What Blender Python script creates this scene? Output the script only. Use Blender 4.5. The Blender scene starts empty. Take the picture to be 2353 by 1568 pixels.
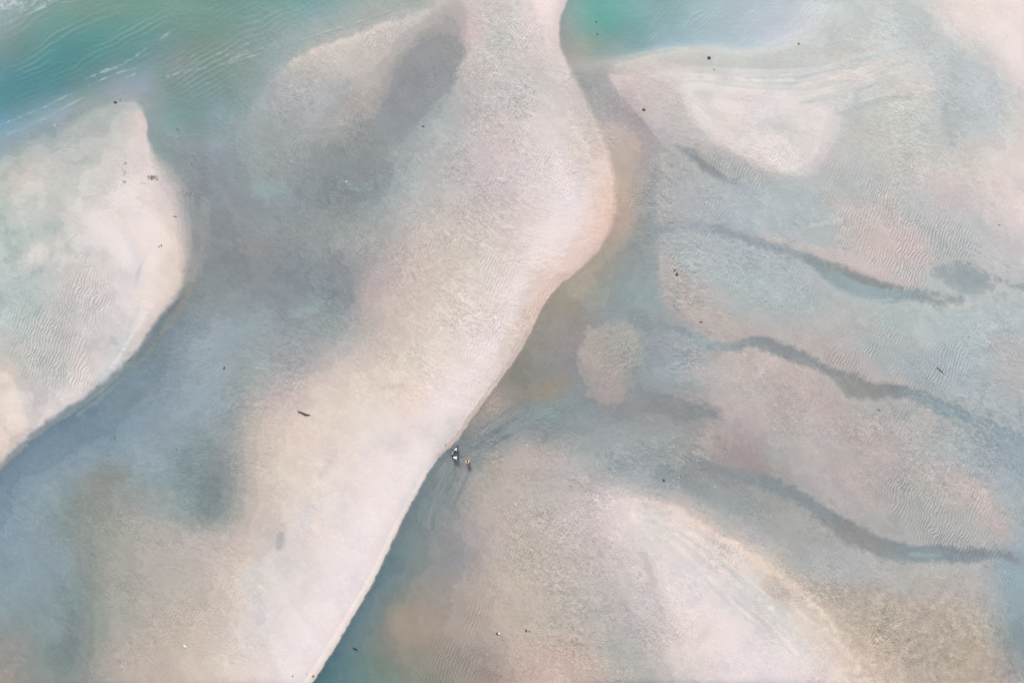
import bpy, math, random, os
import numpy as np
from mathutils import Vector

# ------------------------------------------------------------------ camera, world, sun
S = bpy.context.scene
PX = 15.68                       # layout units per metre (layout sheet 2352 x 1568 = 150 m x 100 m)
def W(x, y, z=0.0): return ((x-1176)/PX, (784-y)/PX, z)
cd = bpy.data.cameras.new('camera'); cam = bpy.data.objects.new('camera', cd)
S.collection.objects.link(cam); S.camera = cam
cam.location = (0, 0, 100); cam.rotation_euler = (0, 0, 0)
cd.sensor_width = 36; cd.lens = 24; cd.clip_end = 12000; cd.clip_start = 1
wd = bpy.data.worlds.new('World'); S.world = wd; wd.use_nodes = True
nt = wd.node_tree; bg = nt.nodes['Background']
sky = nt.nodes.new('ShaderNodeTexSky'); sky.sky_type = 'NISHITA'; sky.sun_disc = False
SUN_EL, SUN_AZ = math.radians(38), math.radians(-12)      # azimuth clockwise from +Y (north-west)
sky.sun_elevation = SUN_EL; sky.sun_rotation = SUN_AZ
sky.air_density = 1.0; sky.dust_density = 4.0; sky.ozone_density = 1.0
nt.links.new(sky.outputs[0], bg.inputs[0]); bg.inputs[1].default_value = 0.10
sl = bpy.data.lights.new('sun', 'SUN'); sl.energy = 1.5; sl.angle = math.radians(12); sl.color = (1, .95, .88)
so = bpy.data.objects.new('sun', sl); S.collection.objects.link(so)
d = Vector((math.sin(SUN_AZ)*math.cos(SUN_EL), math.cos(SUN_AZ)*math.cos(SUN_EL), math.sin(SUN_EL)))
so.rotation_euler = d.to_track_quat('Z', 'Y').to_euler(); so.location = (0, 0, 60)
S.view_settings.view_transform = 'Standard'; S.view_settings.look = 'None'
S.view_settings.gamma = 1; S.view_settings.use_curve_mapping = False
S.view_settings.exposure = 0.55
# how bright a white diffuse sheet lying flat is shown under that light (linear RGB)
KG = np.array([1.083, 1.066, 1.108])
KW = np.array([1.085, 1.085, 1.13]); KO = np.array([0.012, 0.012, 0.013])

rng = np.random.default_rng(7); random.seed(7)
# ------------------------------------------------------------------ layout fields
ST = 2.0; X0, Y0 = -16.0, -16.0
NX, NY = 1193, 801
gx = X0 + ST*np.arange(NX); gy = Y0 + ST*np.arange(NY)
GX, GY = np.meshgrid(gx, gy)

def pts(s):
    return np.array([[float(v) for v in q.split()] for q in s.replace('\n', ';').split(';') if q.strip()])
def upsample(a, f=4):
    ny, nx = a.shape[:2]
    xi = np.clip(np.arange(NX)/f, 0, nx-1.001); yi = np.clip(np.arange(NY)/f, 0, ny-1.001)
    x0 = xi.astype(int); y0 = yi.astype(int); fx = xi-x0; fy = yi-y0
    if a.ndim == 3: fx = fx[:, None]; fyy = fy[:, None, None]
    else: fyy = fy[:, None]
    r0 = a[y0][:, x0]*(1-fx) + a[y0][:, x0+1]*fx
    r1 = a[y0+1][:, x0]*(1-fx) + a[y0+1][:, x0+1]*fx
    return r0*(1-fyy) + r1*fyy
LX, LY = np.meshgrid(X0+ST*4*np.arange(NX//4+2), Y0+ST*4*np.arange(NY//4+2))
def rbf(P, wx=None, wy=None):
    xy, v = P[:, :2], P[:, 2:]
    n = len(P)
    D = np.sqrt(((xy[:, None]-xy[None])**2).sum(2) + 150.0)
    A = np.zeros((n+1, n+1)); A[:n, :n] = D - np.eye(n)*6; A[:n, n] = 1; A[n, :n] = 1
    w = np.linalg.solve(A, np.vstack([v, np.zeros((1, v.shape[1]))]))
    out = np.zeros(LX.shape+(v.shape[1],)) + w[n]
    for i in range(n):
        out += np.sqrt((LX-xy[i, 0])**2+(LY-xy[i, 1])**2+150.0)[..., None]*w[i]
    return upsample(out)
def smooth(t): t = np.clip(t, 0, 1); return t*t*(3-2*t)
def lattice(x, y, seed):
    ix = np.floor(x).astype(np.int64); iy = np.floor(y).astype(np.int64)
    fx = x-ix; fy = y-iy; fx = fx*fx*(3-2*fx); fy = fy*fy*(3-2*fy)
    def h(a, b):
        n = (a*374761393 + b*668265263 + seed*1442695041) & 0xffffffff
        n = ((n ^ (n >> 13))*1274126177) & 0xffffffff
        return ((n ^ (n >> 16)) & 0xffff)/32767.5-1
    return (h(ix, iy)*(1-fx)+h(ix+1, iy)*fx)*(1-fy)+(h(ix, iy+1)*(1-fx)+h(ix+1, iy+1)*fx)*fy
def noise(s, seed, oct=3, x=None, y=None, ang=0, asp=1):
    x = GX if x is None else x; y = GY if y is None else y
    c, sn = math.cos(math.radians(ang)), math.sin(math.radians(ang))
    u = (x*c+y*sn)/asp; v = (-x*sn+y*c)
    r = 0; a = 1; t = 0
    for o in range(oct):
        r = r + a*lattice(u/s+17.3*o, v/s+5.1*o, seed+o); t += a; a *= .55; s = s/2.03
    return r/t*1.5
def seg_field(P, x, y, closed):
    """distance to polyline and interpolated per-vertex data of the nearest point; inside test if closed"""
    best = np.full(x.shape, 1e9); dat = np.zeros(x.shape+(P.shape[1]-2,)); ins = np.zeros(x.shape, bool)
    n = len(P)
    for i in range(n if closed else n-1):
        a, b = P[i], P[(i+1) % n]
        dx, dy = b[0]-a[0], b[1]-a[1]; L = dx*dx+dy*dy+1e-9
        t = np.clip(((x-a[0])*dx+(y-a[1])*dy)/L, 0, 1)
        dd = (x-a[0]-t*dx)**2+(y-a[1]-t*dy)**2
        m = dd < best
        best = np.where(m, dd, best)
        dat[m] = a[2:]*(1-t[m])[:, None]+b[2:]*t[m][:, None]
        if closed and dy != 0:
            c = ((a[1] > y) != (b[1] > y)) & (x < a[0]+(y-a[1])*dx/dy)
            ins ^= c
    return np.sqrt(best), dat, ins
def catmull(P, k=5):
    n = len(P); out = []
    for i in range(n-1):
        p0, p1, p2, p3 = P[max(i-1, 0)], P[i], P[i+1], P[min(i+2, n-1)]
        for j in range(k):
            t = j/k
            out.append(.5*((2*p1)+(-p0+p2)*t+(2*p0-5*p1+4*p2-p3)*t*t+(-p0+3*p1-3*p2+p3)*t**3))
    out.append(P[-1]); return np.array(out)
wig_a = noise(26, 11, 3); wig_b = noise(9, 23, 2)
def region(P, rag=0.0, fine=0.0, spline=True):
    """soft mask of a closed polygon; columns x y softness"""
    P = np.array(P, float)
    if spline:
        Q = np.vstack([P, P[:1]]); P = catmull(Q, 4)[:-1]
    dl, dat, ins = seg_field(P, LX, LY, True)
    sd = upsample(np.where(ins, dl, -dl)); sf = upsample(dat[..., 0])
    sd = sd + rag*wig_a + fine*wig_b
    return smooth(.5+sd/(2*np.maximum(sf, 1.2))), sd
def over(T, C, m): return T*(1-m[..., None])+np.asarray(C, float)*m[..., None]
def stroke(T, P, rag=0.0, fine=0.0, op=1.0, spl=True):
    """paint a ribbon: columns x y halfwidth softness r g b (per vertex)"""
    P = np.array(P, float)
    if spl and len(P) > 2: P = catmull(P, 4)
    pad = (P[:, 2]+P[:, 3]).max()+abs(rag)*1.5+abs(fine)*1.5+3
    i0 = max(int((P[:, 0].min()-pad-X0)/ST), 0); i1 = min(int((P[:, 0].max()+pad-X0)/ST)+2, NX)
    j0 = max(int((P[:, 1].min()-pad-Y0)/ST), 0); j1 = min(int((P[:, 1].max()+pad-Y0)/ST)+2, NY)
    if i1 <= i0 or j1 <= j0: return
    x = GX[j0:j1, i0:i1]; y = GY[j0:j1, i0:i1]
    dl, dat, _ = seg_field(P, x, y, False)
    dl = dl + rag*wig_a[j0:j1, i0:i1]+fine*wig_b[j0:j1, i0:i1]
    m = smooth(.5+(dat[..., 0]-dl)/(2*np.maximum(dat[..., 1], 1.0)))*op
    T[j0:j1, i0:i1] = over(T[j0:j1, i0:i1], dat[..., 2:], m)

#DATA
A_PTS = pts('''380 330 135 150 152;450 330 139 151 157;520 340 140 155 160;400 380 145 152 152;470 400 140 146 152;560 440 142 150 155
700 470 142 150 156;780 420 138 146 150;850 460 150 158 160;780 330 152 156 155;880 300 147 151 153;930 200 148 150 152;960 140 150 150 150
1000 80 160 158 155;1040 60 165 162 160;1010 150 152 154 156;950 260 150 155 158;900 340 155 160 162;480 500 142 148 152;450 600 138 145 148
500 600 137 142 147;600 560 145 148 150;700 520 150 155 155;780 560 160 162 160;650 620 137 142 147;750 640 139 145 149;800 690 142 148 152
560 650 140 146 150;470 690 142 147 150;420 740 128 141 148;500 730 148 160 165;600 740 150 161 165;760 730 150 158 162;380 790 124 140 150
450 800 150 164 173;540 800 150 162 168;640 800 160 165 168;350 850 120 140 152;400 880 135 152 165;460 880 150 164 173;540 860 158 165 168
600 860 165 169 169;300 900 124 144 157;250 960 118 140 155;330 960 130 152 167;420 950 145 164 176;520 930 150 162 168;180 1000 115 138 154
100 1050 115 138 155;240 1030 125 148 164;300 1020 140 162 174;400 1030 140 157 162;480 1000 148 160 163;520 1040 155 160 161;30 1110 118 140 158
100 1120 140 160 172;200 1070 142 162 173;350 1070 145 163 173;430 1080 130 148 150;480 1100 134 143 146;500 1160 131 145 145;0 1170 122 145 162
60 1200 140 160 171;130 1160 136 156 158;200 1110 145 150 150;250 1090 146 151 148;280 1130 150 158 155;350 1130 149 162 164;430 1160 142 157 157
470 1180 133 143 143;220 1170 149 155 148;150 1200 141 153 152;0 1300 135 155 168;80 1300 138 158 169;130 1280 140 158 167;180 1300 146 155 154
0 1400 140 157 164;80 1390 136 153 156;150 1370 132 150 151;0 1450 147 150 152;60 1470 148 151 150;130 1440 139 154 160;160 1500 127 141 142
190 1450 140 146 144;150 1560 140 148 146;50 1540 155 155 149;10 1560 165 156 147
1250 20 233 216 213;1180 20 205 200 198;1100 30 205 197 193;1070 90 205 193 191;1150 90 200 200 196;1250 80 227 213 210;1230 150 207 200 197
1100 180 200 194 190;1050 130 185 182 180;1180 220 196 195 193;1260 200 205 202 198;1290 230 212 201 197;1050 260 178 181 182;1120 300 198 190 188
1000 300 172 178 178;1200 300 210 201 199;1250 290 222 210 208;1300 300 215 205 201;1340 340 213 201 193;1330 260 205 196 191;1290 30 228 213 210
1000 380 180 182 180;950 400 172 177 179;1050 400 186 185 183;1100 380 195 190 190;1200 400 215 206 206;1270 380 226 213 212;1330 420 226 213 211
1380 400 223 206 196;1400 480 226 197 183;1300 500 236 221 220;1230 480 221 209 206;1150 500 206 196 192;1050 480 196 189 184;950 500 185 182 180
1000 540 199 192 182;900 560 178 175 172;850 540 165 165 162;920 600 190 181 178;860 640 176 168 168;1000 620 205 195 184;1100 600 212 203 193
1200 580 223 211 207;1260 580 233 217 213;1330 580 223 202 192;830 690 176 168 166;900 700 200 190 180;1000 720 212 201 191;1100 700 221 208 202
1180 680 231 216 213;1240 650 226 207 198;1215 720 216 200 188;800 760 168 168 168;850 760 185 179 174;750 780 162 165 166;950 800 215 203 193
1050 800 226 213 207;1120 790 233 217 215;1170 800 216 202 192;700 850 172 171 170;640 900 182 176 174;580 920 173 172 170;720 880 205 194 186
800 860 210 199 188;900 880 223 208 196;950 890 230 210 199;1000 900 231 216 213;1080 900 233 217 214;560 1000 178 172 168;620 980 207 196 185
700 980 218 204 194;800 980 225 211 201;900 970 229 214 209;960 1000 231 216 214;1020 1000 219 211 210;540 1080 163 162 160;600 1080 204 193 183
700 1100 221 208 199;800 1080 231 216 211;880 1060 233 218 215;940 1100 230 216 214;540 1180 168 165 161;600 1180 204 194 184;650 1240 204 199 197
700 1200 226 212 204;800 1200 233 219 217;880 1220 230 216 215;300 1180 168 166 161;380 1200 172 170 165;450 1230 180 174 168;500 1250 190 183 177
560 1280 210 199 188;250 1250 160 161 153;220 1330 157 159 152;300 1300 170 168 161;400 1330 181 176 168;480 1350 192 185 175;540 1370 212 200 189
600 1340 216 209 205;700 1330 231 217 215;780 1350 231 217 216;250 1420 164 165 157;320 1430 179 172 163;400 1430 188 179 168;480 1420 198 189 178
540 1440 212 203 196;620 1430 222 212 210;700 1430 233 219 217;230 1520 168 165 157;300 1530 184 175 165;400 1520 194 184 173;480 1500 208 197 186
560 1520 222 209 203;640 1540 229 215 212;700 1520 233 219 217
700 150 196 190 183;780 110 206 202 195;880 70 208 201 196;950 50 196 191 187;640 200 165 170 172;720 200 172 175 177;840 130 199 196 191
600 260 158 166 168;560 320 150 162 165;580 380 152 160 163;650 300 160 165 167;720 280 166 170 171;800 200 175 175 176;830 240 180 175 171
760 300 160 163 163;720 350 158 162 162;640 380 155 160 162;850 200 184 178 174;620 440 146 160 162;980 30 190 186 184''')
B_PTS = pts('''10 10 160 182 186;60 30 138 163 165;30 70 130 156 152;100 60 116 158 148;150 90 98 150 145;200 20 122 156 142;300 20 116 157 143
400 30 122 158 143;30 140 108 147 145;100 140 92 148 145;200 130 90 146 140;60 190 86 141 145;10 230 90 144 153;60 220 98 145 153;130 200 96 145 147
220 170 108 148 147;300 130 106 150 145;350 80 110 153 146;450 60 118 155 143;500 50 119 152 138;550 20 117 157 151;600 40 126 158 156
650 30 132 163 164;700 20 122 163 165;760 15 136 165 170;400 110 125 150 145;470 110 130 152 138;400 150 136 154 150;520 90 128 153 143
580 100 138 160 162;650 80 144 164 169;720 50 153 170 173;820 20 158 172 172;0 290 122 163 182;50 280 137 165 178;100 260 140 165 177;0 330 148 167 178
150 250 150 168 177;200 225 142 161 165;270 190 144 161 173;330 190 148 164 178;340 230 145 160 165;380 200 130 154 155;440 180 126 152 150
440 240 124 154 153;400 280 125 158 162;470 290 135 155 160;500 250 134 158 168;520 200 130 154 154;560 180 138 158 158;540 280 140 160 165
600 140 144 162 164;660 110 150 166 170;750 70 155 168 170;850 40 160 168 168;350 270 145 160 165;430 305 132 150 156;0 120 118 150 148;250 60 108 154 144;330 40 114 156 144;230 100 96 150 142''')
C_PTS = pts('''300 260 190 191 189;320 280 214 202 196;240 290 180 187 184;100 340 177 184 182;40 380 185 188 183;180 350 196 199 194;250 350 200 201 196
320 350 222 211 209;0 420 195 198 192;80 410 205 202 196;160 430 200 204 199;60 470 205 205 200;250 430 219 213 211;330 420 229 215 210
380 440 210 201 199;20 520 186 195 191;120 530 192 199 195;100 500 205 206 202;200 510 222 213 211;300 500 231 218 214;380 500 227 214 205
420 500 195 190 188;400 560 229 214 203;350 560 233 219 215;250 580 228 217 217;330 620 216 209 211;150 590 213 209 206;60 600 201 203 201
430 560 203 194 188;30 660 186 196 196;100 650 196 201 199;180 640 206 201 199;260 650 216 209 207;240 620 216 209 207;300 660 231 218 218
380 640 228 213 202;10 740 191 199 199;80 720 191 197 194;150 730 200 198 195;220 720 206 201 199;290 740 216 209 209;340 720 229 215 206
60 800 193 197 193;150 810 196 197 194;220 800 215 208 207;280 790 206 206 206;10 850 212 203 196;80 850 198 198 195;150 870 200 200 196
210 850 219 209 209;250 850 216 209 207;20 900 226 211 202;90 920 206 201 201;160 920 216 209 208;30 970 231 213 204;100 960 223 213 211;10 1030 225 211 202
0 350 165 178 180;130 300 165 175 176;345 500 230 218 212;360 600 229 214 205;300 760 228 214 208;240 870 218 210 208;130 930 218 210 209''')
D_PTS = pts('''1330 160 165 163 160;1380 170 165 165 164;1350 210 160 161 160;1400 240 165 162 164;1370 245 169 166 165;1430 260 168 161 165
1450 320 188 174 168;1410 300 188 179 175;1440 400 185 173 161;1430 480 189 168 156;1470 290 165 158 161;1490 350 164 158 161;1470 450 172 166 161
1490 500 155 158 160;1420 540 178 166 154;1400 600 164 160 152;1460 560 155 158 158;1340 620 178 163 150;1300 680 165 156 142;1380 680 160 160 153
1450 640 149 161 163;1480 680 149 166 168;1500 620 152 158 162;1280 750 155 150 143;1330 740 157 150 145;1400 720 152 156 158;1250 790 154 150 145
1300 800 154 147 147;1210 840 148 142 133;1190 880 141 140 133;1240 860 138 142 139;1260 900 151 145 134;1210 900 149 143 134;1310 840 152 146 147
1300 900 145 148 147;1150 900 163 150 145;1130 940 173 160 151;1100 990 155 152 150;1170 930 163 155 152;1240 940 140 156 159;1300 940 142 155 158
1360 930 145 152 156;1150 1000 140 149 152;1200 970 142 151 154;1260 1000 146 152 153;1350 900 150 155 158;1430 960 145 150 154;1520 930 148 150 152
1600 950 148 150 152;1050 1040 131 140 145;1100 1060 145 152 154;1010 1070 139 148 149;990 1110 130 144 149;1050 1100 150 150 148;1030 1140 141 148 150
960 1170 124 141 147;1010 1200 148 150 152;950 1230 124 141 145;1000 1260 145 148 148;920 1300 119 137 141;880 1350 112 134 139;840 1420 109 133 140
800 1480 100 129 138;760 1540 86 121 129;780 1568 94 128 134;830 1530 110 134 130;900 1400 148 147 138;950 1380 155 150 141;930 1440 164 152 141
1000 1440 169 155 146;1050 1420 170 158 149;860 1470 130 138 133;900 1510 140 142 133;950 1540 145 145 133;1000 1500 158 148 137;1060 1500 165 155 146
1050 1550 160 152 143;1130 1500 170 156 147;1150 1550 169 151 142;880 1568 121 138 131
1060 1100 169 165 162;1120 1060 172 165 159;1200 1030 179 170 165;1280 1040 180 174 172;1150 1120 180 172 163;1250 1120 188 181 176;1350 1060 170 172 172
1100 1180 178 170 165;1200 1200 190 182 173;1300 1180 195 187 183;1360 1120 190 183 181;1080 1250 168 162 164;1060 1290 159 155 158;1150 1280 185 178 169
1250 1290 193 186 174;1350 1250 201 191 187;1100 1350 179 168 159;1200 1370 193 183 172;1300 1350 191 186 177;1400 1330 193 187 185;1150 1430 190 173 162
1250 1440 190 182 171;1350 1420 186 181 174;1200 1500 195 179 167;1300 1500 195 179 167;1400 1480 181 179 173;1250 1550 205 183 172;1350 1560 201 183 172
1450 1500 181 181 177;1500 1550 180 182 178;1500 1440 196 189 186;1430 1400 189 185 183;1400 1250 206 197 195;1450 1330 207 199 197;1500 1350 212 203 202
1400 1150 211 201 199;1450 1170 226 211 206;1550 1190 228 211 202;1500 1230 216 210 209;1450 1220 222 211 209;1600 1230 230 213 204
1600 1280 214 210 208;1520 1300 229 215 213;1650 1330 223 213 212;1600 1380 232 218 217;1550 1400 229 214 210;1500 1400 214 206 205;1700 1280 222 208 196
1720 1370 208 208 206;1760 1320 218 205 190;1680 1430 232 218 218;1600 1480 229 213 207;1700 1500 233 219 219;1640 1540 226 213 211;1800 1430 213 208 207
1780 1480 223 213 213;1830 1400 226 210 198;1870 1450 223 209 197;1750 1550 233 217 217;1900 1540 226 211 204;1850 1540 229 215 213;1550 1520 214 205 200
1800 1350 190 179 167;1900 1360 192 183 172;2000 1360 190 180 169;1880 1410 200 187 173;2000 1420 190 178 164;2100 1400 185 175 162;2200 1400 185 176 163
1950 1480 206 191 177;2050 1480 190 178 164;2150 1480 183 172 159;2250 1480 187 177 162;2000 1550 215 199 184;2100 1550 192 178 164;2200 1550 185 173 157
2280 1540 185 173 160;2250 1420 187 180 170;2330 1480 151 159 162;2340 1400 146 165 171;2310 1440 164 168 169;2320 1540 169 165 161;2280 1320 175 178 180
2320 1300 150 170 178;2340 1340 150 171 181;1430 1080 158 165 168;1520 1100 151 158 164;1600 1130 155 160 162;1560 1060 165 165 165;1680 1180 165 170 170
1750 1230 168 170 172;1850 1290 170 172 174;1950 1310 173 175 178;2050 1330 178 178 176;2150 1320 180 178 173;2220 1330 180 178 176;1700 1130 155 160 162
1760 1170 165 165 163;1850 1220 172 172 169;1950 1270 172 174 174;1640 1040 168 159 156;1700 1060 165 154 153;1740 1080 165 154 152;1620 980 170 165 162
1680 1010 171 161 160;1400 1000 162 166 170;1460 1020 166 168 170;1500 1090 160 166 168;1330 1010 160 163 165;1600 1180 195 188 182;1680 1230 190 186 180''')
D_PTS = np.vstack([D_PTS, pts('''1450 180 206 194 192;1500 150 196 196 191;1600 150 201 199 194;1480 220 196 189 187;1550 200 206 204 199;1700 150 198 202 199
1800 150 200 203 199;1900 100 195 200 199;1600 250 210 205 203;1540 280 191 189 187;1570 320 181 183 181;1560 190 216 206 203;1700 240 223 214 213;1800 230 223 215 214
1700 290 226 215 213;1780 270 212 210 206;1850 310 208 206 202;1880 290 226 214 211;1800 350 226 214 210;1750 330 223 213 209;1650 260 219 211 207
1850 370 211 208 202;1700 340 201 201 199;1650 310 196 197 195;1800 200 201 207 207;1900 220 206 209 209;1920 180 211 208 203;2000 130 206 206 201
2080 170 209 207 203;2000 190 206 206 203;1980 230 196 200 198;1950 260 190 196 194;2050 210 210 207 203;2120 200 212 208 203;2000 300 196 197 192
1950 340 195 196 192;2050 350 201 201 197;2100 270 201 203 198;1950 20 196 203 202;2050 30 199 205 203;2100 60 191 198 200;2050 80 201 206 206
2130 20 201 204 201;2200 20 226 213 208;2300 30 233 216 213;2250 80 223 213 208;2340 100 233 218 216;2150 90 199 203 203;2200 130 196 201 201
2160 150 190 198 200;2230 180 190 196 200;2200 240 183 191 194;2180 300 185 190 191;2280 200 195 202 205;2260 280 190 196 198;2320 170 216 209 206
2330 280 206 206 201;2160 210 196 201 203;2150 350 199 199 195;2240 350 206 201 197;2320 380 219 208 205;2200 400 205 199 195;2130 400 206 201 197
2180 440 202 195 193;2280 450 216 206 203;2340 500 223 211 208;2340 560 201 199 199;2250 510 191 194 195;2100 470 186 189 189;2000 420 186 189 187
2030 480 195 190 187;2050 540 199 191 189;1950 500 189 187 184;2000 570 200 191 188;2100 580 195 189 187;2150 560 184 186 186;2250 580 191 193 193
2320 620 192 195 194;1900 380 191 193 191;1850 440 181 187 189;1900 480 181 190 192;1800 430 180 188 190;1700 440 178 186 190;1750 480 178 187 191
1650 430 173 179 181;1560 390 178 176 173;1530 430 172 174 175;1600 460 171 178 182;1540 490 170 172 174;1650 380 176 179 179;1740 400 181 183 181
1640 340 186 185 181;1540 560 172 175 178;1540 620 178 175 173;1600 560 175 182 186;1650 620 175 182 185;1750 640 175 184 188;1560 680 180 174 169
1620 730 182 178 173;1700 720 178 182 182;1800 700 176 184 188;1850 650 176 183 185;1900 700 178 184 186;1950 730 181 183 180;1850 790 188 181 176
1780 770 181 179 177;1700 760 180 173 169;2000 780 176 183 185;2050 730 176 188 190;2100 760 183 190 192;2200 740 179 191 193;2300 720 179 188 192
2250 800 176 188 192;2150 830 169 182 188;2050 850 170 178 180;1980 850 182 177 173;2100 900 169 173 175;2200 900 166 180 187;2320 800 180 185 185
2320 900 178 181 183;2250 950 172 180 184;2180 930 180 177 175;2300 1000 158 173 181;1500 800 155 162 168;1380 720 155 157 157;1550 820 160 168 174
1560 870 165 172 176;1620 830 168 172 174;1650 870 180 176 174;1700 850 186 179 176;1750 820 189 181 178;1800 870 189 178 176;1700 920 181 177 175
1850 930 186 178 176;1950 960 176 172 169;1850 1000 181 177 175;1950 1040 181 175 173;2050 970 182 177 174;2100 1000 183 181 179;2050 1080 179 173 173
1900 1100 183 176 176;2000 1150 179 174 172;2100 1130 179 179 175;2150 1180 176 177 173;2200 1100 186 183 179;2250 1180 181 181 177;2200 1230 176 177 175
2300 1220 186 181 179;2240 1140 196 187 182;2150 1050 176 179 179;2050 1210 169 169 167;2320 1160 170 178 180;1500 870 155 162 166;1480 950 155 158 160
1550 980 158 162 164;1780 1040 175 172 170;1780 960 182 176 173;1620 900 170 170 169;1480 740 150 158 162;1530 740 160 164 166;2330 1060 150 167 178;2330 1110 160 175 183
2220 1010 165 174 180;1500 560 156 160 164;1505 440 160 162 164''')])
E_PTS = pts('''1300 30 152 170 170;1310 80 150 161 156;1300 130 165 162 158;1330 110 160 166 153;1350 60 124 173 164;1340 20 124 173 164;1370 30 106 172 162
1400 20 110 175 166;1400 60 108 169 162;1430 30 118 175 170;1390 100 136 165 161;1420 110 145 171 174;1470 60 122 169 171;1480 20 136 177 179
1460 100 131 167 171;1520 60 141 177 184;1530 20 136 172 171;1520 95 155 178 187;1580 20 155 184 187;1580 60 155 184 191;1600 90 165 187 194
1650 30 170 191 197;1650 80 170 191 199;1720 30 180 195 202;1720 90 180 194 203;1790 30 188 197 205;1790 80 192 198 207;1850 30 198 201 207;1870 60 199 203 206''')
MIX = []
T = rbf(A_PTS)
# trough between the northern bank and the main bar, smaller patches of the west channel
m, _ = region([(965, 85, 20), (1058, 74, 18), (1066, 120, 12), (1040, 185, 12), (990, 245, 12), (950, 295, 14), (918, 335, 14), (880, 335, 14), (870, 290, 12), (888, 225, 20), (925, 150, 18)], 7, 4)
T = over(T, rbf(pts('960 110 148 149 150;1040 110 154 154 154;1010 160 143 147 151;960 200 142 146 150;930 250 143 147 151;900 310 146 151 155;980 230 147 151 155')), m)
m, _ = region([(720, 330, 14), (800, 350, 20), (880, 350, 20), (900, 400, 16), (870, 455, 18), (780, 475, 16), (700, 470, 16), (680, 430, 20), (712, 395, 14)], 5, 3)
T = over(T, rbf(pts('740 380 141 145 147;800 400 136 141 145;860 400 140 146 149;780 450 135 142 146;720 450 139 147 151')), m*.8)
for c in [((595, 435, 22, 16, 145, 166, 168), (660, 442, 20, 16, 145, 166, 168)), ((808, 432, 8, 8, 150, 174, 175), (842, 430, 9, 8, 150, 174, 175)),
          ((670, 722, 10, 12, 152, 172, 173), (730, 705, 12, 14, 152, 172, 173)), ((560, 760, 8, 10, 148, 166, 168), (600, 745, 8, 10, 148, 166, 168))]:
    stroke(T, c, 7, 5, .5)
for c in [((646, 1225, 7, 5, 178, 177, 178), (642, 1252, 9, 5, 176, 176, 178)), ((925, 885, 5, 6, 200, 192, 182), (880, 890, 5, 6, 205, 196, 186)),
          ((600, 1290, 12, 14, 205, 203, 203), (560, 1340, 12, 14, 205, 202, 200)), ((710, 1165, 14, 14, 218, 210, 210), (690, 1230, 14, 14, 216, 209, 209)),
          ((700, 1290, 10, 12, 222, 212, 212), (720, 1330, 10, 12, 224, 213, 213)), ((860, 1010, 14, 14, 224, 214, 213), (830, 1060, 12, 14, 224, 214, 213)),
          ((770, 1040, 8, 10, 216, 207, 203), (740, 1090, 8, 10, 214, 206, 202)), ((590, 1360, 10, 12, 206, 203, 203), (600, 1420, 12, 12, 210, 206, 206)),
          ((1045, 985, 5, 8, 214, 209, 210), (1010, 1035, 6, 8, 216, 210, 211), (960, 1090, 5, 8, 216, 210, 211), (930, 1180, 5, 8, 218, 211, 212), (880, 1290, 5, 8, 220, 213, 214), (810, 1400, 5, 8, 222, 214, 215)),
          ((1246, 70, 4, 4, 205, 208, 204), (1250, 98, 3, 4, 205, 204, 202)), ((1075, 90, 16, 14, 208, 192, 192), (1095, 60, 14, 14, 208, 192, 192))]:
    stroke(T, c, 2, 2, .8)
EDGE = [(1312, -40, 3), (1303, 0, 3), (1288, 40, 3), (1283, 80, 3), (1290, 115, 4), (1308, 160, 8), (1338, 215, 9), (1372, 285, 9), (1398, 350, 9), (1412, 410, 10), (1413, 480, 12),
        (1400, 530, 8), (1375, 575, 5), (1330, 620, 4), (1285, 655, 3), (1255, 690, 3), (1225, 750, 3), (1200, 800, 3), (1160, 858, 2), (1125, 905, 2), (1085, 960, 2), (1055, 1005, 2), (1030, 1030, 2),
        (1005, 1055, 1.5), (983, 1085, 1.2), (965, 1120, 1.2), (940, 1165, 1.2), (915, 1215, 1.2), (885, 1280, 1.2), (855, 1340, 1.2), (820, 1400, 1.2), (785, 1460, 1.2), (752, 1515, 1.2), (715, 1572, 1.2), (690, 1610, 1.2)]
E = np.array(EDGE, float)
def offs(E, o):
    P = E.copy(); t = np.gradient(P[:, :2], axis=0); t /= np.linalg.norm(t, axis=1)[:, None]
    P[:, 0] += t[:, 1]*o*-1; P[:, 1] += -t[:, 0]*o*-1
    return P
def along(E, o, i0, i1, w, s, c):
    P = offs(E, o)[i0:i1]; return [(p[0], p[1], w, s)+tuple(c) for p in P]
stroke(T, along(E, 9, 13, 17, 8, 10, (226, 200, 188)), 2, 1, .8)
stroke(T, along(E, 6, 16, 24, 5, 4, (213, 196, 184)), 1, 3, .9)
stroke(T, along(E, 9, 16, 23, 1.2, 1.5, (196, 186, 178)), 1, 1, .6)
Q = offs(E, 6)[24:35]; stroke(T, [(p[0]-i*.45, p[1], 3.5+i*.75, 1.6, 247+i*.6, 231+i*.3, 224) for i, p in enumerate(Q)], 0, .6, .95)

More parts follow.
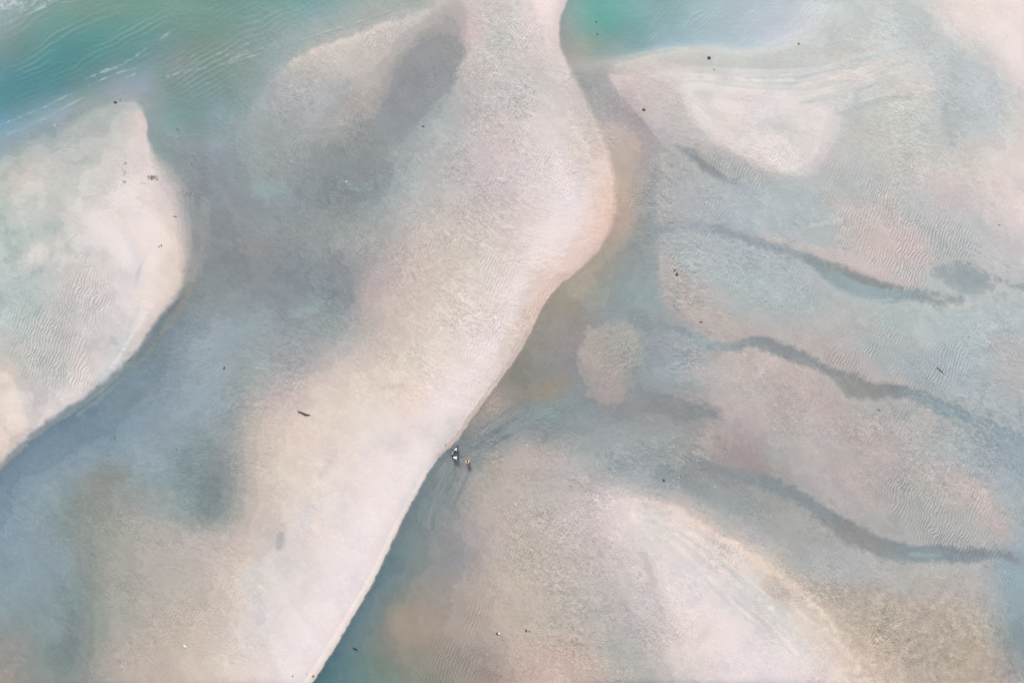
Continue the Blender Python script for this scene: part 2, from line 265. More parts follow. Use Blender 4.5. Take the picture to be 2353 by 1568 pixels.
for c in [((710, 150, 10, 16, 197, 192, 187), (765, 122, 14, 16, 201, 196, 190), (840, 78, 18, 12, 205, 199, 192), (920, 52, 16, 12, 200, 195, 190), (965, 38, 10, 10, 194, 190, 186)),
          ((1300, 250, 12, 16, 216, 206, 202), (1340, 330, 12, 16, 220, 208, 202)), ((1270, 330, 18, 22, 228, 214, 213), (1300, 420, 20, 22, 232, 217, 217), (1320, 500, 18, 20, 236, 221, 221), (1260, 560, 18, 20, 235, 221, 219), (1210, 620, 10, 16, 234, 220, 219), (1180, 700, 10, 14, 234, 220, 220), (1130, 790, 12, 16, 236, 222, 222), (1070, 880, 16, 20, 236, 222, 223), (1000, 960, 20, 24, 237, 223, 224)),
          ((1250, 10, 22, 10, 238, 221, 218), (1255, 60, 16, 10, 234, 218, 214), (1262, 110, 10, 12, 224, 211, 207)),
          ((960, 1040, 30, 30, 237, 224, 224), (880, 1160, 36, 34, 238, 225, 225), (800, 1300, 34, 34, 237, 224, 225), (730, 1420, 36, 34, 237, 224, 225), (660, 1560, 36, 34, 237, 224, 225))]:
    stroke(T, c, 6, 3, .7)
for c in [((640, 235, 30, 24, 168, 172, 174), (600, 310, 26, 24, 162, 168, 169), (590, 370, 16, 20, 156, 162, 163)), ((640, 250, 30, 28, 175, 178, 179), (700, 200, 34, 26, 188, 186, 184), (800, 150, 32, 24, 200, 194, 190), (880, 110, 22, 20, 202, 196, 191)), ((700, 190, 26, 22, 186, 184, 182), (790, 150, 24, 20, 196, 191, 187), (880, 110, 20, 18, 199, 192, 187)), ((740, 225, 26, 24, 175, 178, 179), (700, 300, 22, 24, 168, 171, 171)), ((830, 160, 20, 18, 192, 184, 180), (820, 220, 10, 14, 186, 178, 172), (740, 340, 8, 12, 176, 172, 164)),
          ((760, 345, 10, 14, 142, 146, 150), (830, 350, 20, 20, 146, 150, 154), (870, 400, 18, 20, 144, 149, 154), (800, 450, 14, 14, 136, 142, 147), (720, 440, 12, 14, 140, 147, 150)),
          ((430, 340, 20, 20, 136, 146, 150), (470, 430, 26, 24, 137, 143, 148), (500, 540, 30, 26, 135, 140, 145), (520, 640, 30, 26, 136, 142, 146)), ((780, 600, 16, 20, 138, 142, 147), (800, 680, 14, 14, 136, 142, 147)),
          ((850, 610, 10, 18, 176, 166, 165), (830, 670, 10, 10, 180, 168, 166), (845, 700, 8, 10, 184, 174, 168)), ((1000, 560, 30, 30, 206, 196, 189), (950, 640, 30, 30, 202, 190, 182), (930, 700, 24, 24, 202, 190, 182)),
          ((505, 1060, 10, 12, 140, 142, 146), (500, 1110, 12, 10, 134, 138, 142), (498, 1150, 13, 8, 130, 138, 140), (470, 1172, 10, 8, 134, 146, 146), (430, 1160, 8, 8, 140, 156, 156)),
          ((440, 1000, 14, 14, 140, 155, 158), (425, 1050, 16, 14, 128, 146, 152), (400, 1090, 14, 14, 132, 152, 160)), ((455, 1060, 12, 12, 138, 154, 152), (450, 1120, 12, 12, 138, 156, 156)),
          ((190, 1110, 12, 12, 140, 150, 146), (230, 1085, 14, 12, 143, 147, 146), (290, 1085, 14, 12, 148, 148, 146), (330, 1100, 8, 12, 146, 158, 154)), ((230, 1140, 14, 14, 146, 146, 146), (240, 1180, 12, 14, 148, 150, 146)),
          ((330, 1128, 10, 10, 168, 164, 154), (400, 1140, 10, 10, 168, 164, 158)), ((120, 1290, 14, 16, 126, 146, 154), (150, 1380, 14, 14, 126, 144, 148), (165, 1470, 14, 12, 124, 138, 140)),
          ((175, 1250, 10, 12, 144, 146, 142), (205, 1340, 10, 12, 140, 144, 142)), ((330, 880, 16, 10, 120, 140, 152), (260, 960, 18, 10, 116, 138, 154), (150, 1030, 18, 10, 114, 138, 154), (40, 1095, 18, 10, 116, 140, 157))]:
    stroke(T, c, 7, 5, .45)
# ---- sea in the north-west corner
mB, sdB = region([(-60, -60, 5), (1010, -60, 8), (985, 8, 7), (930, 28, 7), (860, 50, 7), (770, 85, 6), (700, 112, 6), (655, 140, 7), (620, 175, 10), (590, 225, 16), (555, 275, 22), (500, 305, 22),
     (440, 318, 22), (385, 312, 22), (350, 275, 16), (325, 240, 10), (270, 228, 7), (215, 242, 16), (160, 268, 20), (110, 292, 24), (50, 318, 26), (-60, 365, 18)], 4, 3)
# ---- western bar
C_EDGE = [(-80, 350, 34), (0, 345, 34), (60, 322, 34), (130, 292, 22), (215, 256, 16), (268, 236, 14), (310, 232, 6), (332, 262, 5), (338, 300, 5), (350, 345, 10), (376, 385, 34), (410, 430, 36), (428, 490, 34),
     (433, 550, 30), (430, 610, 22), (415, 665, 12), (385, 708, 9), (352, 748, 8), (328, 786, 7), (293, 828, 7), (258, 864, 8), (211, 901, 9), (161, 936, 9), (108, 971, 10), (46, 1022, 10), (-4, 1070, 10), (-84, 1145, 10)]
mC, sdC = region(C_EDGE, 3, 2)
TC = rbf(C_PTS)
CE = np.array(C_EDGE, float)
for c in [((345, 570, 4, 7, 205, 202, 205), (325, 610, 5, 7, 202, 200, 204), (312, 660, 4, 7, 204, 203, 207)), ((330, 690, 5, 7, 208, 207, 209), (290, 770, 5, 7, 204, 208, 210), (262, 830, 5, 7, 205, 211, 212), (215, 875, 4, 7, 208, 213, 213)),
          ((300, 560, 8, 10, 218, 214, 218), (320, 600, 8, 10, 214, 208, 212)), ((40, 880, 8, 8, 208, 204, 206), (60, 905, 8, 8, 206, 203, 205)),
          ((350, 700, 3, 5, 238, 226, 224), (300, 780, 3, 5, 238, 226, 224), (260, 840, 3, 5, 236, 226, 224)), ((0, 690, 10, 20, 180, 194, 194), (80, 680, 10, 20, 186, 197, 196)),
          ((240, 300, 10, 10, 175, 180, 178), (120, 312, 8, 10, 168, 174, 176)), ((318, 258, 3, 4, 222, 202, 198), (325, 285, 5, 4, 220, 204, 198), (327, 330, 5, 4, 220, 206, 200)),
          ((200, 560, 14, 16, 226, 215, 214), (250, 600, 14, 14, 226, 215, 214)),
          ((300, 470, 26, 26, 232, 219, 216), (340, 540, 26, 26, 234, 220, 217), (350, 620, 18, 20, 234, 220, 214), (330, 700, 12, 14, 234, 220, 214)), ((240, 540, 24, 22, 230, 219, 217), (290, 600, 16, 18, 232, 220, 219)),
          ((200, 840, 20, 20, 226, 216, 214), (180, 900, 20, 20, 228, 217, 214), (90, 985, 14, 16, 232, 219, 214)), ((20, 880, 20, 20, 230, 216, 204), (30, 960, 20, 24, 234, 218, 208)),
          ((60, 600, 22, 16, 214, 210, 206), (130, 560, 18, 16, 216, 210, 206)), ((20, 540, 20, 24, 186, 196, 192), (30, 640, 20, 22, 188, 197, 195))]:
    stroke(TC, c, 3, 2, .85)
pt_ = np.clip(noise(42, 171, 4)+.05, 0, 1)*smooth((430-GX-(GY-400)*.15)/160); TC = TC-pt_[..., None]*np.array([17., 12., 13.])
T = over(T, TC, mC)
stroke(T, [(200, 268, 12, 14, 172, 180, 180), (255, 248, 12, 14, 168, 177, 179), (300, 245, 8, 10, 168, 175, 178), (325, 250, 4, 8, 165, 173, 177)], 5, 3, .75)
stroke(T, [(445, 600, 8, 14, 158, 156, 150), (425, 690, 9, 12, 150, 148, 142), (385, 745, 9, 9, 143, 146, 140), (350, 795, 8, 7, 138, 147, 143), (300, 850, 6, 6, 136, 148, 148), (240, 905, 4, 4, 140, 160, 155), (180, 950, 3, 4, 146, 158, 158)], 3, 3, .8)
stroke(T, [(470, 470, 8, 16, 160, 160, 158), (465, 560, 8, 14, 160, 162, 160), (440, 640, 8, 14, 172, 166, 160)], 3, 3, .7)
stroke(T, [(260, 875, 1, 1.2, 190, 205, 190), (215, 912, 1, 1.2, 180, 198, 182), (165, 948, 1, 1.2, 190, 202, 192), (120, 978, 1, 1.5, 180, 190, 180)], 1, 1, .35)
stroke(T, [(345, 770, 3, 6, 165, 160, 150), (300, 830, 3, 6, 165, 163, 154), (255, 875, 3, 5, 168, 172, 162), (200, 918, 3, 5, 170, 174, 164), (130, 965, 3, 5, 175, 174, 164), (70, 1008, 3, 5, 178, 174, 164)], 1.5, 1, .7)
stroke(T, [(60, 1020, 3, 4, 178, 175, 166), (20, 1055, 4, 4, 170, 168, 160), (-10, 1085, 4, 4, 160, 162, 158)], 1, 1, .8)
stroke(T, [(290, 950, 2, 4, 138, 155, 166), (340, 915, 2, 4, 140, 157, 168)], 1, 1, .6)
B_PTS[:, 3] -= 2; B_PTS[:, 4] += np.clip(150-B_PTS[:, 4], -5, 3); TB = rbf(B_PTS)
T = over(T, TB, mB)
stroke(T, [(160, 272, 4, 4, 152, 160, 158), (215, 246, 4, 4, 148, 158, 156), (262, 228, 3, 4, 150, 158, 158)], 2, 2, .6)
stroke(T, [(585, 225, 9, 9, 150, 160, 162), (620, 178, 9, 8, 152, 162, 164), (655, 142, 8, 7, 155, 164, 165), (700, 115, 7, 6, 158, 164, 164), (770, 88, 7, 6, 160, 165, 165), (860, 54, 8, 6, 162, 165, 165), (930, 32, 9, 7, 164, 166, 166), (990, 8, 10, 8, 166, 166, 166)], 3, 3, .85)
# ---- everything east of the main bar
De = [tuple(p) for p in EDGE]+[(2500, 1700, 3), (2500, -60, 3)]
mD, sdD = region(np.array(De), 0.8, 1.6, spline=False)
TD = rbf(D_PTS)
mE, sdE = region([(1318, -60, 4), (1303, 0, 5), (1290, 45, 6), (1286, 90, 10), (1305, 135, 16), (1350, 145, 18), (1400, 138, 12), (1450, 127, 12), (1520, 112, 9), (1600, 105, 9), (1660, 110, 10), (1720, 114, 12), (1780, 106, 10),
     (1840, 86, 18), (1885, 50, 22), (1900, -60, 22)], 2, 1)
# flats: ragged western edge
for P, col, rg in [
    # eastern flats proper
    ([(1398, 172, 4), (1440, 172, 4), (1500, 150, 30), (1620, 200, 30), (1640, 330, 30), (1560, 345, 12), (1520, 330, 5), (1490, 290, 4), (1455, 252, 4), (1425, 220, 4)], '1420 190 204 192 190;1470 240 197 188 187;1520 310 186 182 184;1560 200 212 204 201;1600 260 210 205 203;1540 270 192 190 187;1620 210 214 208 205;1620 330 190 190 188', 2),
    ([(1515, 350, 5), (1560, 345, 20), (1600, 400, 20), (1560, 500, 16), (1512, 515, 5), (1508, 470, 5), (1515, 410, 5)], '1530 370 175 176 174;1530 480 174 174 174;1570 420 174 178 180', 6),
    ([(1512, 548, 6), (1580, 535, 12), (1640, 620, 20), (1640, 720, 14), (1580, 735, 6), (1545, 715, 6), (1525, 660, 5), (1518, 600, 5)], '1540 570 174 176 178;1545 620 180 177 174;1560 690 182 175 170;1600 600 176 182 185', 7),
    ([(1345, 770, 8), (1385, 745, 8), (1440, 738, 8), (1475, 760, 10), (1470, 820, 14), (1450, 880, 12), (1440, 950, 18), (1400, 935, 14), (1362, 905, 10), (1338, 860, 8), (1335, 810, 8)], '1370 800 174 166 160;1440 770 168 168 162;1400 870 174 164 161;1440 850 164 164 162;1370 880 171 163 161', 11)]:
    mm, _ = region(P, rg, rg*.8)
    TD = over(TD, rbf(pts(col)), mm)
# raised lobes between the troughs, and the rosy silt of the hollow
for c in [((1590, 850, 14, 22, 186, 177, 174), (1680, 862, 20, 24, 193, 182, 178), (1760, 845, 24, 22, 197, 184, 180), (1850, 905, 26, 26, 194, 181, 177), (1960, 985, 26, 28, 188, 177, 174), (2080, 1060, 30, 30, 186, 178, 175), (2200, 1120, 22, 26, 196, 187, 182), (2300, 1210, 18, 22, 194, 185, 181)),
          ((1560, 915, 10, 16, 182, 174, 171), (1660, 930, 20, 20, 188, 177, 174), (1780, 960, 26, 24, 188, 177, 174), (1880, 1040, 24, 26, 186, 176, 174), (1960, 1110, 20, 24, 186, 176, 174), (2030, 1170, 14, 20, 184, 176, 173)),
          ((1560, 690, 10, 14, 188, 180, 175), (1640, 735, 12, 12, 190, 181, 176), (1720, 762, 9, 10, 189, 179, 175), (1800, 775, 9, 10, 190, 181, 177), (1880, 810, 9, 10, 189, 180, 176), (1980, 862, 8, 10, 190, 182, 177), (2070, 875, 7, 10, 190, 183, 178)),
          ((1760, 545, 10, 14, 196, 187, 183), (1860, 575, 14, 12, 202, 190, 186), (1950, 605, 14, 12, 205, 191, 187), (2050, 640, 12, 10, 207, 193, 188), (2110, 655, 8, 8, 204, 192, 187)),
          ((1900, 460, 20, 26, 194, 189, 185), (2000, 520, 26, 28, 202, 192, 189), (2100, 570, 26, 26, 200, 190, 187)),
          ((2150, 700, 6, 8, 196, 192, 186), (2230, 700, 6, 8, 202, 196, 190), (2300, 690, 5, 8, 198, 194, 190)), ((2290, 790, 20, 30, 190, 189, 187), (2330, 860, 20, 30, 188, 187, 185)),
          ((1980, 745, 14, 18, 188, 187, 182), (2080, 790, 12, 20, 186, 188, 187), (2150, 790, 12, 20, 192, 194, 195)),
          ((1640, 1000, 14, 16, 172, 160, 158), (1690, 1050, 24, 18, 165, 152, 151), (1750, 1080, 20, 12, 163, 151, 150)), ((1570, 1000, 14, 20, 168, 166, 164), (1620, 1040, 16, 16, 164, 160, 157)),
          ((1540, 960, 16, 16, 146, 150, 154), (1640, 945, 12, 14, 148, 150, 152)), ((1480, 1040, 12, 20, 158, 164, 167), (1560, 1100, 14, 16, 147, 154, 160), (1640, 1140, 12, 16, 156, 161, 163)),
          ((1880, 1270, 16, 26, 176, 177, 175), (2000, 1320, 14, 20, 178, 180, 181))]:
    stroke(TD, c, 7, 4, .6)
WET = []                                            # standing water of the flats
def chan(P, rag=3, fine=3, op=.95):
    if op > .8:                                    # pale built-up lip on the up-slope side
        lip = [(p[0]+3, p[1]-p[2]-5, 4, 6, 193, 187, 183) for p in P if p[2] >= 8]
        if len(lip) > 2: stroke(TD, lip, 4, 4, .55)
    rag *= 1.3; fine *= 1.25; P = [(p[0], p[1], p[2]*1.12, p[3]*1.5)+p[4:] for p in P]
    P = [p[:4]+(p[4]-4, p[5]-4, p[6]-4) for p in P]
    r = random.Random(int(P[0][0]+P[0][1]))
    if len(P) > 4:
        for k in range(len(P)*4):                  # feeder rills and feathered edges
            i = r.randrange(0, len(P)-1); t = r.random(); a, b = P[i], P[i+1]
            x, y, w = a[0]*(1-t)+b[0]*t, a[1]*(1-t)+b[1]*t, a[2]*(1-t)+b[2]*t
            dr = math.atan2(b[1]-a[1], b[0]-a[0])+r.choice((-1, 1, 1))*r.uniform(.25, .8); sd_ = r.choice((-1, 1)); L = r.uniform(14, 44)
            y += sd_*w*.6; c = tuple(a[4:7]); g = tuple(v+10 for v in c)
            stroke(TD, [(x, y, r.uniform(1.5, 3.5), 2.5)+c, (x+L*.5*math.cos(dr), y+L*.5*math.sin(dr)+sd_*2, r.uniform(.8, 2), 2.5)+c, (x+L*math.cos(dr), y+L*math.sin(dr)+sd_*3, .4, 2.5)+g], 3, 3, r.uniform(.3, .7))
    stroke(TD, P, rag, fine, op); WET.append((P, rag, fine))
chan([(1556, 335, 3, 5, 165, 170, 172), (1590, 358, 8, 4, 152, 158, 162), (1640, 395, 9, 4, 150, 156, 160), (1680, 420, 6, 4, 154, 160, 164), (1735, 438, 2, 3, 162, 168, 172)], 2, 3)
chan([(1500, 528, 6, 10, 158, 166, 170), (1560, 522, 6, 8, 160, 168, 174), (1630, 522, 9, 5, 156, 169, 178), (1700, 545, 10, 4, 155, 168, 176), (1770, 568, 9, 4, 154, 166, 172), (1830, 585, 9, 4, 152, 164, 170), (1870, 598, 10, 4, 152, 162, 166)], 2, 3)
chan([(1865, 598, 10, 4, 152, 162, 167), (1905, 625, 20, 4, 153, 168, 172), (1960, 652, 24, 4, 155, 172, 178), (2020, 672, 20, 4, 155, 174, 182), (2075, 678, 12, 4, 152, 168, 175), (2120, 680, 12, 4, 152, 162, 168), (2170, 700, 5, 5, 158, 166, 170)], 2, 3)
stroke(TD, [(1905, 612, 7, 5, 156, 158, 158), (1950, 628, 9, 5, 152, 152, 150), (2010, 650, 9, 5, 148, 149, 147), (2070, 662, 6, 5, 152, 154, 154)], 2, 2, .8)
stroke(TD, [(1900, 655, 2, 3, 165, 180, 184), (1950, 680, 2, 3, 166, 184, 190), (2010, 690, 2, 3, 168, 188, 198), (2050, 688, 2, 3, 172, 186, 194)], 1, 1, .7)
chan([(2155, 625, 10, 6, 162, 172, 176), (2200, 635, 28, 5, 159, 171, 175), (2245, 650, 26, 5, 159, 171, 175), (2275, 655, 10, 6, 162, 172, 176)], 5, 6)
chan([(2130, 668, 8, 5, 154, 160, 164), (2180, 688, 8, 5, 158, 164, 166), (2210, 690, 6, 5, 160, 168, 170)], 5, 6)
chan([(2290, 640, 6, 5, 162, 172, 175), (2330, 660, 6, 5, 160, 170, 174), (2365, 655, 6, 5, 160, 170, 174)], 7, 8, .8)
chan([(1520, 745, 8, 8, 150, 160, 164), (1570, 760, 6, 6, 150, 163, 168), (1620, 790, 8, 5, 150, 168, 175), (1680, 795, 8, 5, 155, 162, 167), (1720, 785, 12, 4, 154, 157, 161), (1780, 798, 14, 4, 152, 155, 159), (1840, 822, 15, 4, 154, 156, 159),
      (1900, 850, 10, 4, 155, 158, 159), (1950, 880, 22, 5, 157, 156, 152), (2000, 898, 20, 5, 155, 155, 151), (2060, 898, 12, 4, 150, 156, 158), (2110, 908, 12, 4, 149, 164, 170), (2150, 928, 14, 4, 148, 166, 174), (2200, 950, 14, 4, 150, 168, 178),
      (2250, 965, 8, 4, 150, 168, 177), (2300, 990, 7, 6, 154, 170, 179), (2365, 1010, 8, 6, 154, 170, 180)], 3, 4)
chan([(2230, 1000, 5, 10, 160, 172, 178), (2290, 1035, 12, 14, 152, 168, 178), (2365, 1080, 16, 14, 148, 165, 178)], 6, 7, .8)
chan([(2040, 925, 8, 7, 160, 160, 156), (2060, 950, 6, 7, 166, 166, 160), (2100, 945, 6, 7, 160, 168, 170)], 5, 5, .6)
chan([(1230, 955, 4, 5, 142, 158, 162), (1300, 935, 10, 10, 142, 156, 160), (1400, 945, 12, 12, 146, 152, 156), (1480, 930, 14, 12, 148, 152, 155), (1560, 930, 14, 10, 148, 150, 152), (1640, 955, 10, 10, 150, 152, 152)], 4, 4, .7)
chan([(1590, 1060, 12, 14, 158, 160, 160), (1660, 1085, 16, 10, 152, 156, 158), (1730, 1095, 18, 8, 148, 155, 160), (1800, 1125, 16, 6, 149, 156, 161), (1860, 1158, 14, 5, 149, 155, 160), (1905, 1190, 16, 5, 150, 154, 157), (1960, 1225, 20, 5, 152, 153, 152),
      (2020, 1255, 20, 5, 151, 154, 154), (2080, 1270, 17, 5, 148, 158, 162), (2150, 1272, 16, 5, 146, 156, 160), (2220, 1275, 16, 6, 145, 152, 157), (2280, 1272, 9, 6, 148, 155, 160), (2365, 1292, 5, 4, 148, 160, 168)], 3, 4)
stroke(TD, [(2090, 1272, 4, 5, 150, 172, 174), (2160, 1275, 5, 5, 150, 172, 174)], 2, 2, .8)
chan([(2300, 1310, 10, 12, 152, 172, 180), (2330, 1370, 12, 12, 148, 168, 176), (2340, 1450, 12, 10, 148, 162, 168), (2355, 1500, 8, 8, 152, 158, 162)], 4, 4, .8)
chan([(1440, 660, 14, 12, 149, 165, 168), (1500, 690, 14, 12, 149, 167, 169)], 5, 3, .6)
stroke(TD, [(1660, 1040, 22, 18, 167, 155, 154), (1740, 1070, 20, 14, 165, 154, 152)], 8, 4, .8)
for k_ in range(110):                                # braided shallow at the eastern edge
    r_ = random.Random(500+k_); x_ = r_.uniform(2130, 2360); y_ = 945+(x_-2130)*.42+r_.uniform(-16, 62); L_ = r_.uniform(10, 30); c_ = (184, 182, 180) if r_.random() < .5 else (143, 162, 174)
    stroke(TD, [(x_, y_, .5, 1.6)+c_, (x_+L_*.5, y_+L_*.2+r_.uniform(-2, 2), r_.uniform(1, 2.6), 1.8)+c_, (x_+L_, y_+L_*.5, .5, 1.6)+c_], 2, 2, r_.uniform(.3, .7))
for k_ in range(60):                                 # the same round the eastern pond
    r_ = random.Random(700+k_); x_ = r_.uniform(2110, 2360); y_ = r_.uniform(600, 705); L_ = r_.uniform(8, 24); c_ = (196, 190, 185) if r_.random() < .6 else (156, 168, 172)
    if abs(x_-2210)/75 + abs(y_-642)/36 < 1: continue
    stroke(TD, [(x_, y_, .5, 1.6)+c_, (x_+L_*.5, y_+L_*.2+r_.uniform(-2, 2), r_.uniform(1, 2.6), 1.8)+c_, (x_+L_, y_+L_*.45, .5, 1.6)+c_], 2, 2, r_.uniform(.3, .7))
# pale crest and grey streaks of the south-eastern bar
stroke(TD, [(1400, 1148, 6, 10, 212, 201, 199), (1480, 1150, 8, 7, 224, 209, 204), (1560, 1178, 9, 6, 229, 211, 203), (1640, 1225, 9, 5, 231, 212, 201), (1720, 1275, 9, 6, 229, 211, 198), (1800, 1330, 12, 8, 226, 209, 196), (1870, 1400, 14, 12, 224, 208, 194), (1930, 1480, 14, 14, 224, 208, 194), (1990, 1568, 14, 14, 220, 204, 190)], 4, 4, .85)
for c in [((1480, 1195, 5, 7, 202, 204, 202), (1560, 1225, 5, 6, 203, 205, 203), (1640, 1280, 6, 6, 206, 206, 205), (1720, 1350, 8, 8, 203, 206, 203), (1800, 1415, 8, 9, 208, 206, 204)),
          ((1620, 1330, 6, 8, 212, 209, 209), (1680, 1375, 8, 8, 206, 207, 205), (1760, 1440, 8, 9, 212, 208, 208), (1830, 1480, 6, 8, 216, 211, 211)),
          ((1480, 1270, 10, 16, 203, 197, 196), (1500, 1350, 12, 16, 200, 194, 194), (1530, 1450, 10, 16, 204, 199, 197)),
          ((1640, 1480, 6, 8, 218, 211, 213), (1670, 1540, 6, 8, 214, 208, 211))]:
    stroke(TD, c, 4, 3, .8)
for k_ in range(46):
    r_ = random.Random(900+k_); u_ = r_.random(); c_ = (238, 222, 215) if r_.random() < .6 else (213, 208, 207)
    A_ = [(1440, 1160), (1540, 1178), (1630, 1226), (1710, 1282), (1790, 1345), (1850, 1405), (1900, 1470)]; B_ = [(1470, 1215), (1540, 1245), (1610, 1310), (1680, 1380), (1750, 1440), (1810, 1500), (1850, 1560)]
    P_ = [(a[0]*(1-u_)+b[0]*u_, a[1]*(1-u_)+b[1]*u_) for a, b in zip(A_, B_)]; i_ = r_.randrange(0, 5)
    stroke(TD, [(p[0], p[1], r_.uniform(1, 3.4), 3.2)+c_ for p in P_[i_:i_+r_.choice((2, 3, 4))]], 3, 2, r_.uniform(.3, .65))
# long grey drift lines of the northern flats
for k, (y0, a, op) in enumerate([(152, 6, .5), (160, 8, .5), (172, 10, .6), (183, 12, .6), (196, 13, .6), (208, 10, .5), (218, 8, .4)]):
    dk = (k % 2 == 0); c = (190, 199, 199) if dk else (222, 216, 211)
    stroke(TD, [(1560+k*18, y0-4, 1.5, 4)+c, (1700, y0+2, 2.2, 3)+c, (1820, y0+3, 2.2, 3)+c, (1920, y0-a, 2, 4)+c, (2010, y0-a*2.4, 1.5, 5)+c], 1.5, 1, op)
for c in [((1650, 225, 4, 6, 202, 206, 206), (1720, 232, 4, 6, 204, 207, 207)), ((1900, 152, 4, 6, 220, 212, 202), (2010, 120, 4, 8, 214, 210, 202)), ((1940, 180, 8, 8, 222, 212, 206), (2000, 172, 8, 8, 218, 211, 205)),
          ((1860, 262, 3, 3, 225, 214, 210), (1915, 247, 1.4, 2, 220, 216, 212), (1980, 232, 1.4, 2, 214, 216, 214), (2050, 214, 1.2, 2, 210, 212, 210)),  # lit crest of the scarp, painted as a thin pale line
          ((1925, 262, 4, 6, 178, 187, 186), (1990, 242, 5, 6, 180, 188, 188), (2060, 224, 4, 6, 184, 190, 188), (2110, 226, 3, 6, 192, 194, 190)),  # shaded drop-off below the scarp, painted as a darker band
          ((1870, 330, 2, 3, 228, 217, 213), (1885, 290, 2, 3, 226, 216, 213), (1900, 262, 2, 3, 224, 214, 212)),
          ((2175, 180, 10, 14, 184, 192, 196), (2170, 260, 12, 14, 180, 188, 190), (2185, 330, 12, 14, 182, 187, 187)), ((2230, 150, 10, 20, 192, 200, 204), (2260, 240, 14, 20, 192, 199, 202)),
          ((2120, 390, 10, 20, 206, 200, 196), (2180, 420, 14, 20, 207, 195, 193)), ((1760, 300, 16, 12, 208, 208, 205), (1810, 300, 14, 12, 206, 206, 203)),
          ((1500, 225, 6, 10, 210, 199, 196), (1580, 300, 4, 8, 205, 200, 196), (1680, 340, 8, 10, 216, 208, 204), (1780, 385, 10, 10, 218, 209, 205), (1850, 395, 8, 10, 208, 204, 199)),
          ((1860, 520, 3, 4, 202, 202, 198), (1930, 505, 2, 4, 200, 200, 196))]:
    stroke(TD, c, 3, 3, .75)
for c in [((1585, 195, 12, 14, 226, 214, 211), (1592, 240, 14, 14, 230, 217, 214), (1640, 300, 16, 14, 232, 218, 215), (1720, 345, 16, 14, 233, 219, 216), (1800, 378, 14, 12, 230, 217, 213), (1850, 388, 8, 12, 222, 211, 206)),
          ((1600, 188, 7, 8, 222, 213, 210), (1680, 208, 8, 8, 226, 216, 213), (1760, 222, 10, 10, 228, 217, 216), (1830, 238, 10, 12, 224, 215, 213), (1880, 258, 8, 8, 226, 216, 213)),
          ((1895, 262, 5, 5, 230, 219, 217), (1885, 300, 5, 5, 228, 217, 215), (1878, 335, 6, 6, 226, 215, 212), (1860, 365, 5, 6, 222, 212, 208)),
          ((1700, 250, 14, 16, 230, 218, 218), (1650, 240, 12, 14, 226, 215, 213)), ((1755, 285, 22, 14, 204, 207, 204), (1820, 310, 18, 14, 203, 206, 203), (1850, 340, 10, 12, 206, 207, 203)),
          ((1630, 212, 5, 6, 202, 208, 208), (1600, 215, 5, 6, 204, 206, 204)), ((1830, 175, 6, 10, 206, 209, 207), (1960, 150, 10, 14, 204, 207, 203)), ((1920, 175, 8, 10, 222, 212, 207), (1985, 165, 8, 10, 222, 212, 207)),
          ((2200, 20, 40, 40, 230, 216, 211), (2300, 60, 50, 40, 234, 219, 216), (2352, 150, 30, 40, 234, 219, 216)), ((2345, 300, 16, 30, 216, 208, 204), (2340, 420, 26, 30, 226, 213, 210), (2345, 500, 22, 24, 226, 213, 211)),
          ((1450, 185, 12, 10, 212, 198, 195), (1475, 225, 12, 10, 208, 196, 193), (1510, 290, 8, 12, 198, 190, 187))]:
    stroke(TD, c, 5, 3, .7)
mm, _ = region([(1560, 180, 30), (1680, 200, 30), (1800, 210, 34), (1940, 215, 40), (1925, 290, 22), (1895, 350, 22), (1850, 395, 24), (1780, 392, 12), (1700, 358, 12), (1630, 315, 12), (1590, 265, 12), (1572, 220, 14)], 8, 4)
TD = over(TD, TD*.62+np.array([230., 219., 216.])*.38, mm)
for k_ in range(40):                                 # long pale and grey drift streaks curling out of the lagoon mouth
    r_ = random.Random(300+k_); u_ = r_.random(); o_ = r_.uniform(-5, 5); c_ = (229, 220, 216) if r_.random() < .55 else (192, 200, 202)
    A_ = [(1470, 165), (1580, 160), (1700, 168), (1820, 165), (1920, 140), (2010, 108), (2090, 90)]; B_ = [(1575, 215), (1640, 212), (1740, 232), (1840, 240), (1940, 222), (2040, 188), (2120, 170)]
    P_ = [(a[0]*(1-u_)+b[0]*u_, a[1]*(1-u_)+b[1]*u_+o_) for a, b in zip(A_, B_)]; i_ = r_.randrange(0, 4)
    stroke(TD, [(p[0], p[1], r_.uniform(.8, 2.6), 2.6)+c_ for p in P_[i_:i_+r_.choice((3, 4))]], 2, 1, r_.uniform(.25, .6))
for sgn in range(46):                                # drainage rills of the pale swirl
    r_ = random.Random(sgn); x_, y_ = r_.uniform(1640, 1880), r_.uniform(215, 340); L_ = r_.uniform(14, 40); a_ = math.radians(r_.uniform(45, 80))
    stroke(TD, [(x_, y_, .5, 1.3, 196, 200, 198), (x_+L_*.5*math.cos(a_)+r_.uniform(-3, 3), y_+L_*.5*math.sin(a_), .9, 1.4, 232, 221, 218), (x_+L_*math.cos(a_), y_+L_*math.sin(a_), .5, 1.3, 205, 206, 203)], 1, 1, .55)
for k_ in range(26):                                 # feathery fans on the ragged western rims of the flats
    r_ = random.Random(100+k_); y_ = r_.uniform(345, 720); x_ = 1508+(y_ > 540)*(y_-540)*.18+r_.uniform(-4, 10); c_ = (190, 182, 178) if r_.random() < .6 else (150, 155, 158)
    stroke(TD, [(x_, y_, 1.2, 2)+c_, (x_+14, y_+10+r_.uniform(0, 6), 2.2, 3)+c_, (x_+30, y_+24+r_.uniform(0, 10), 1.2, 3)+c_], 1, 2, .5)
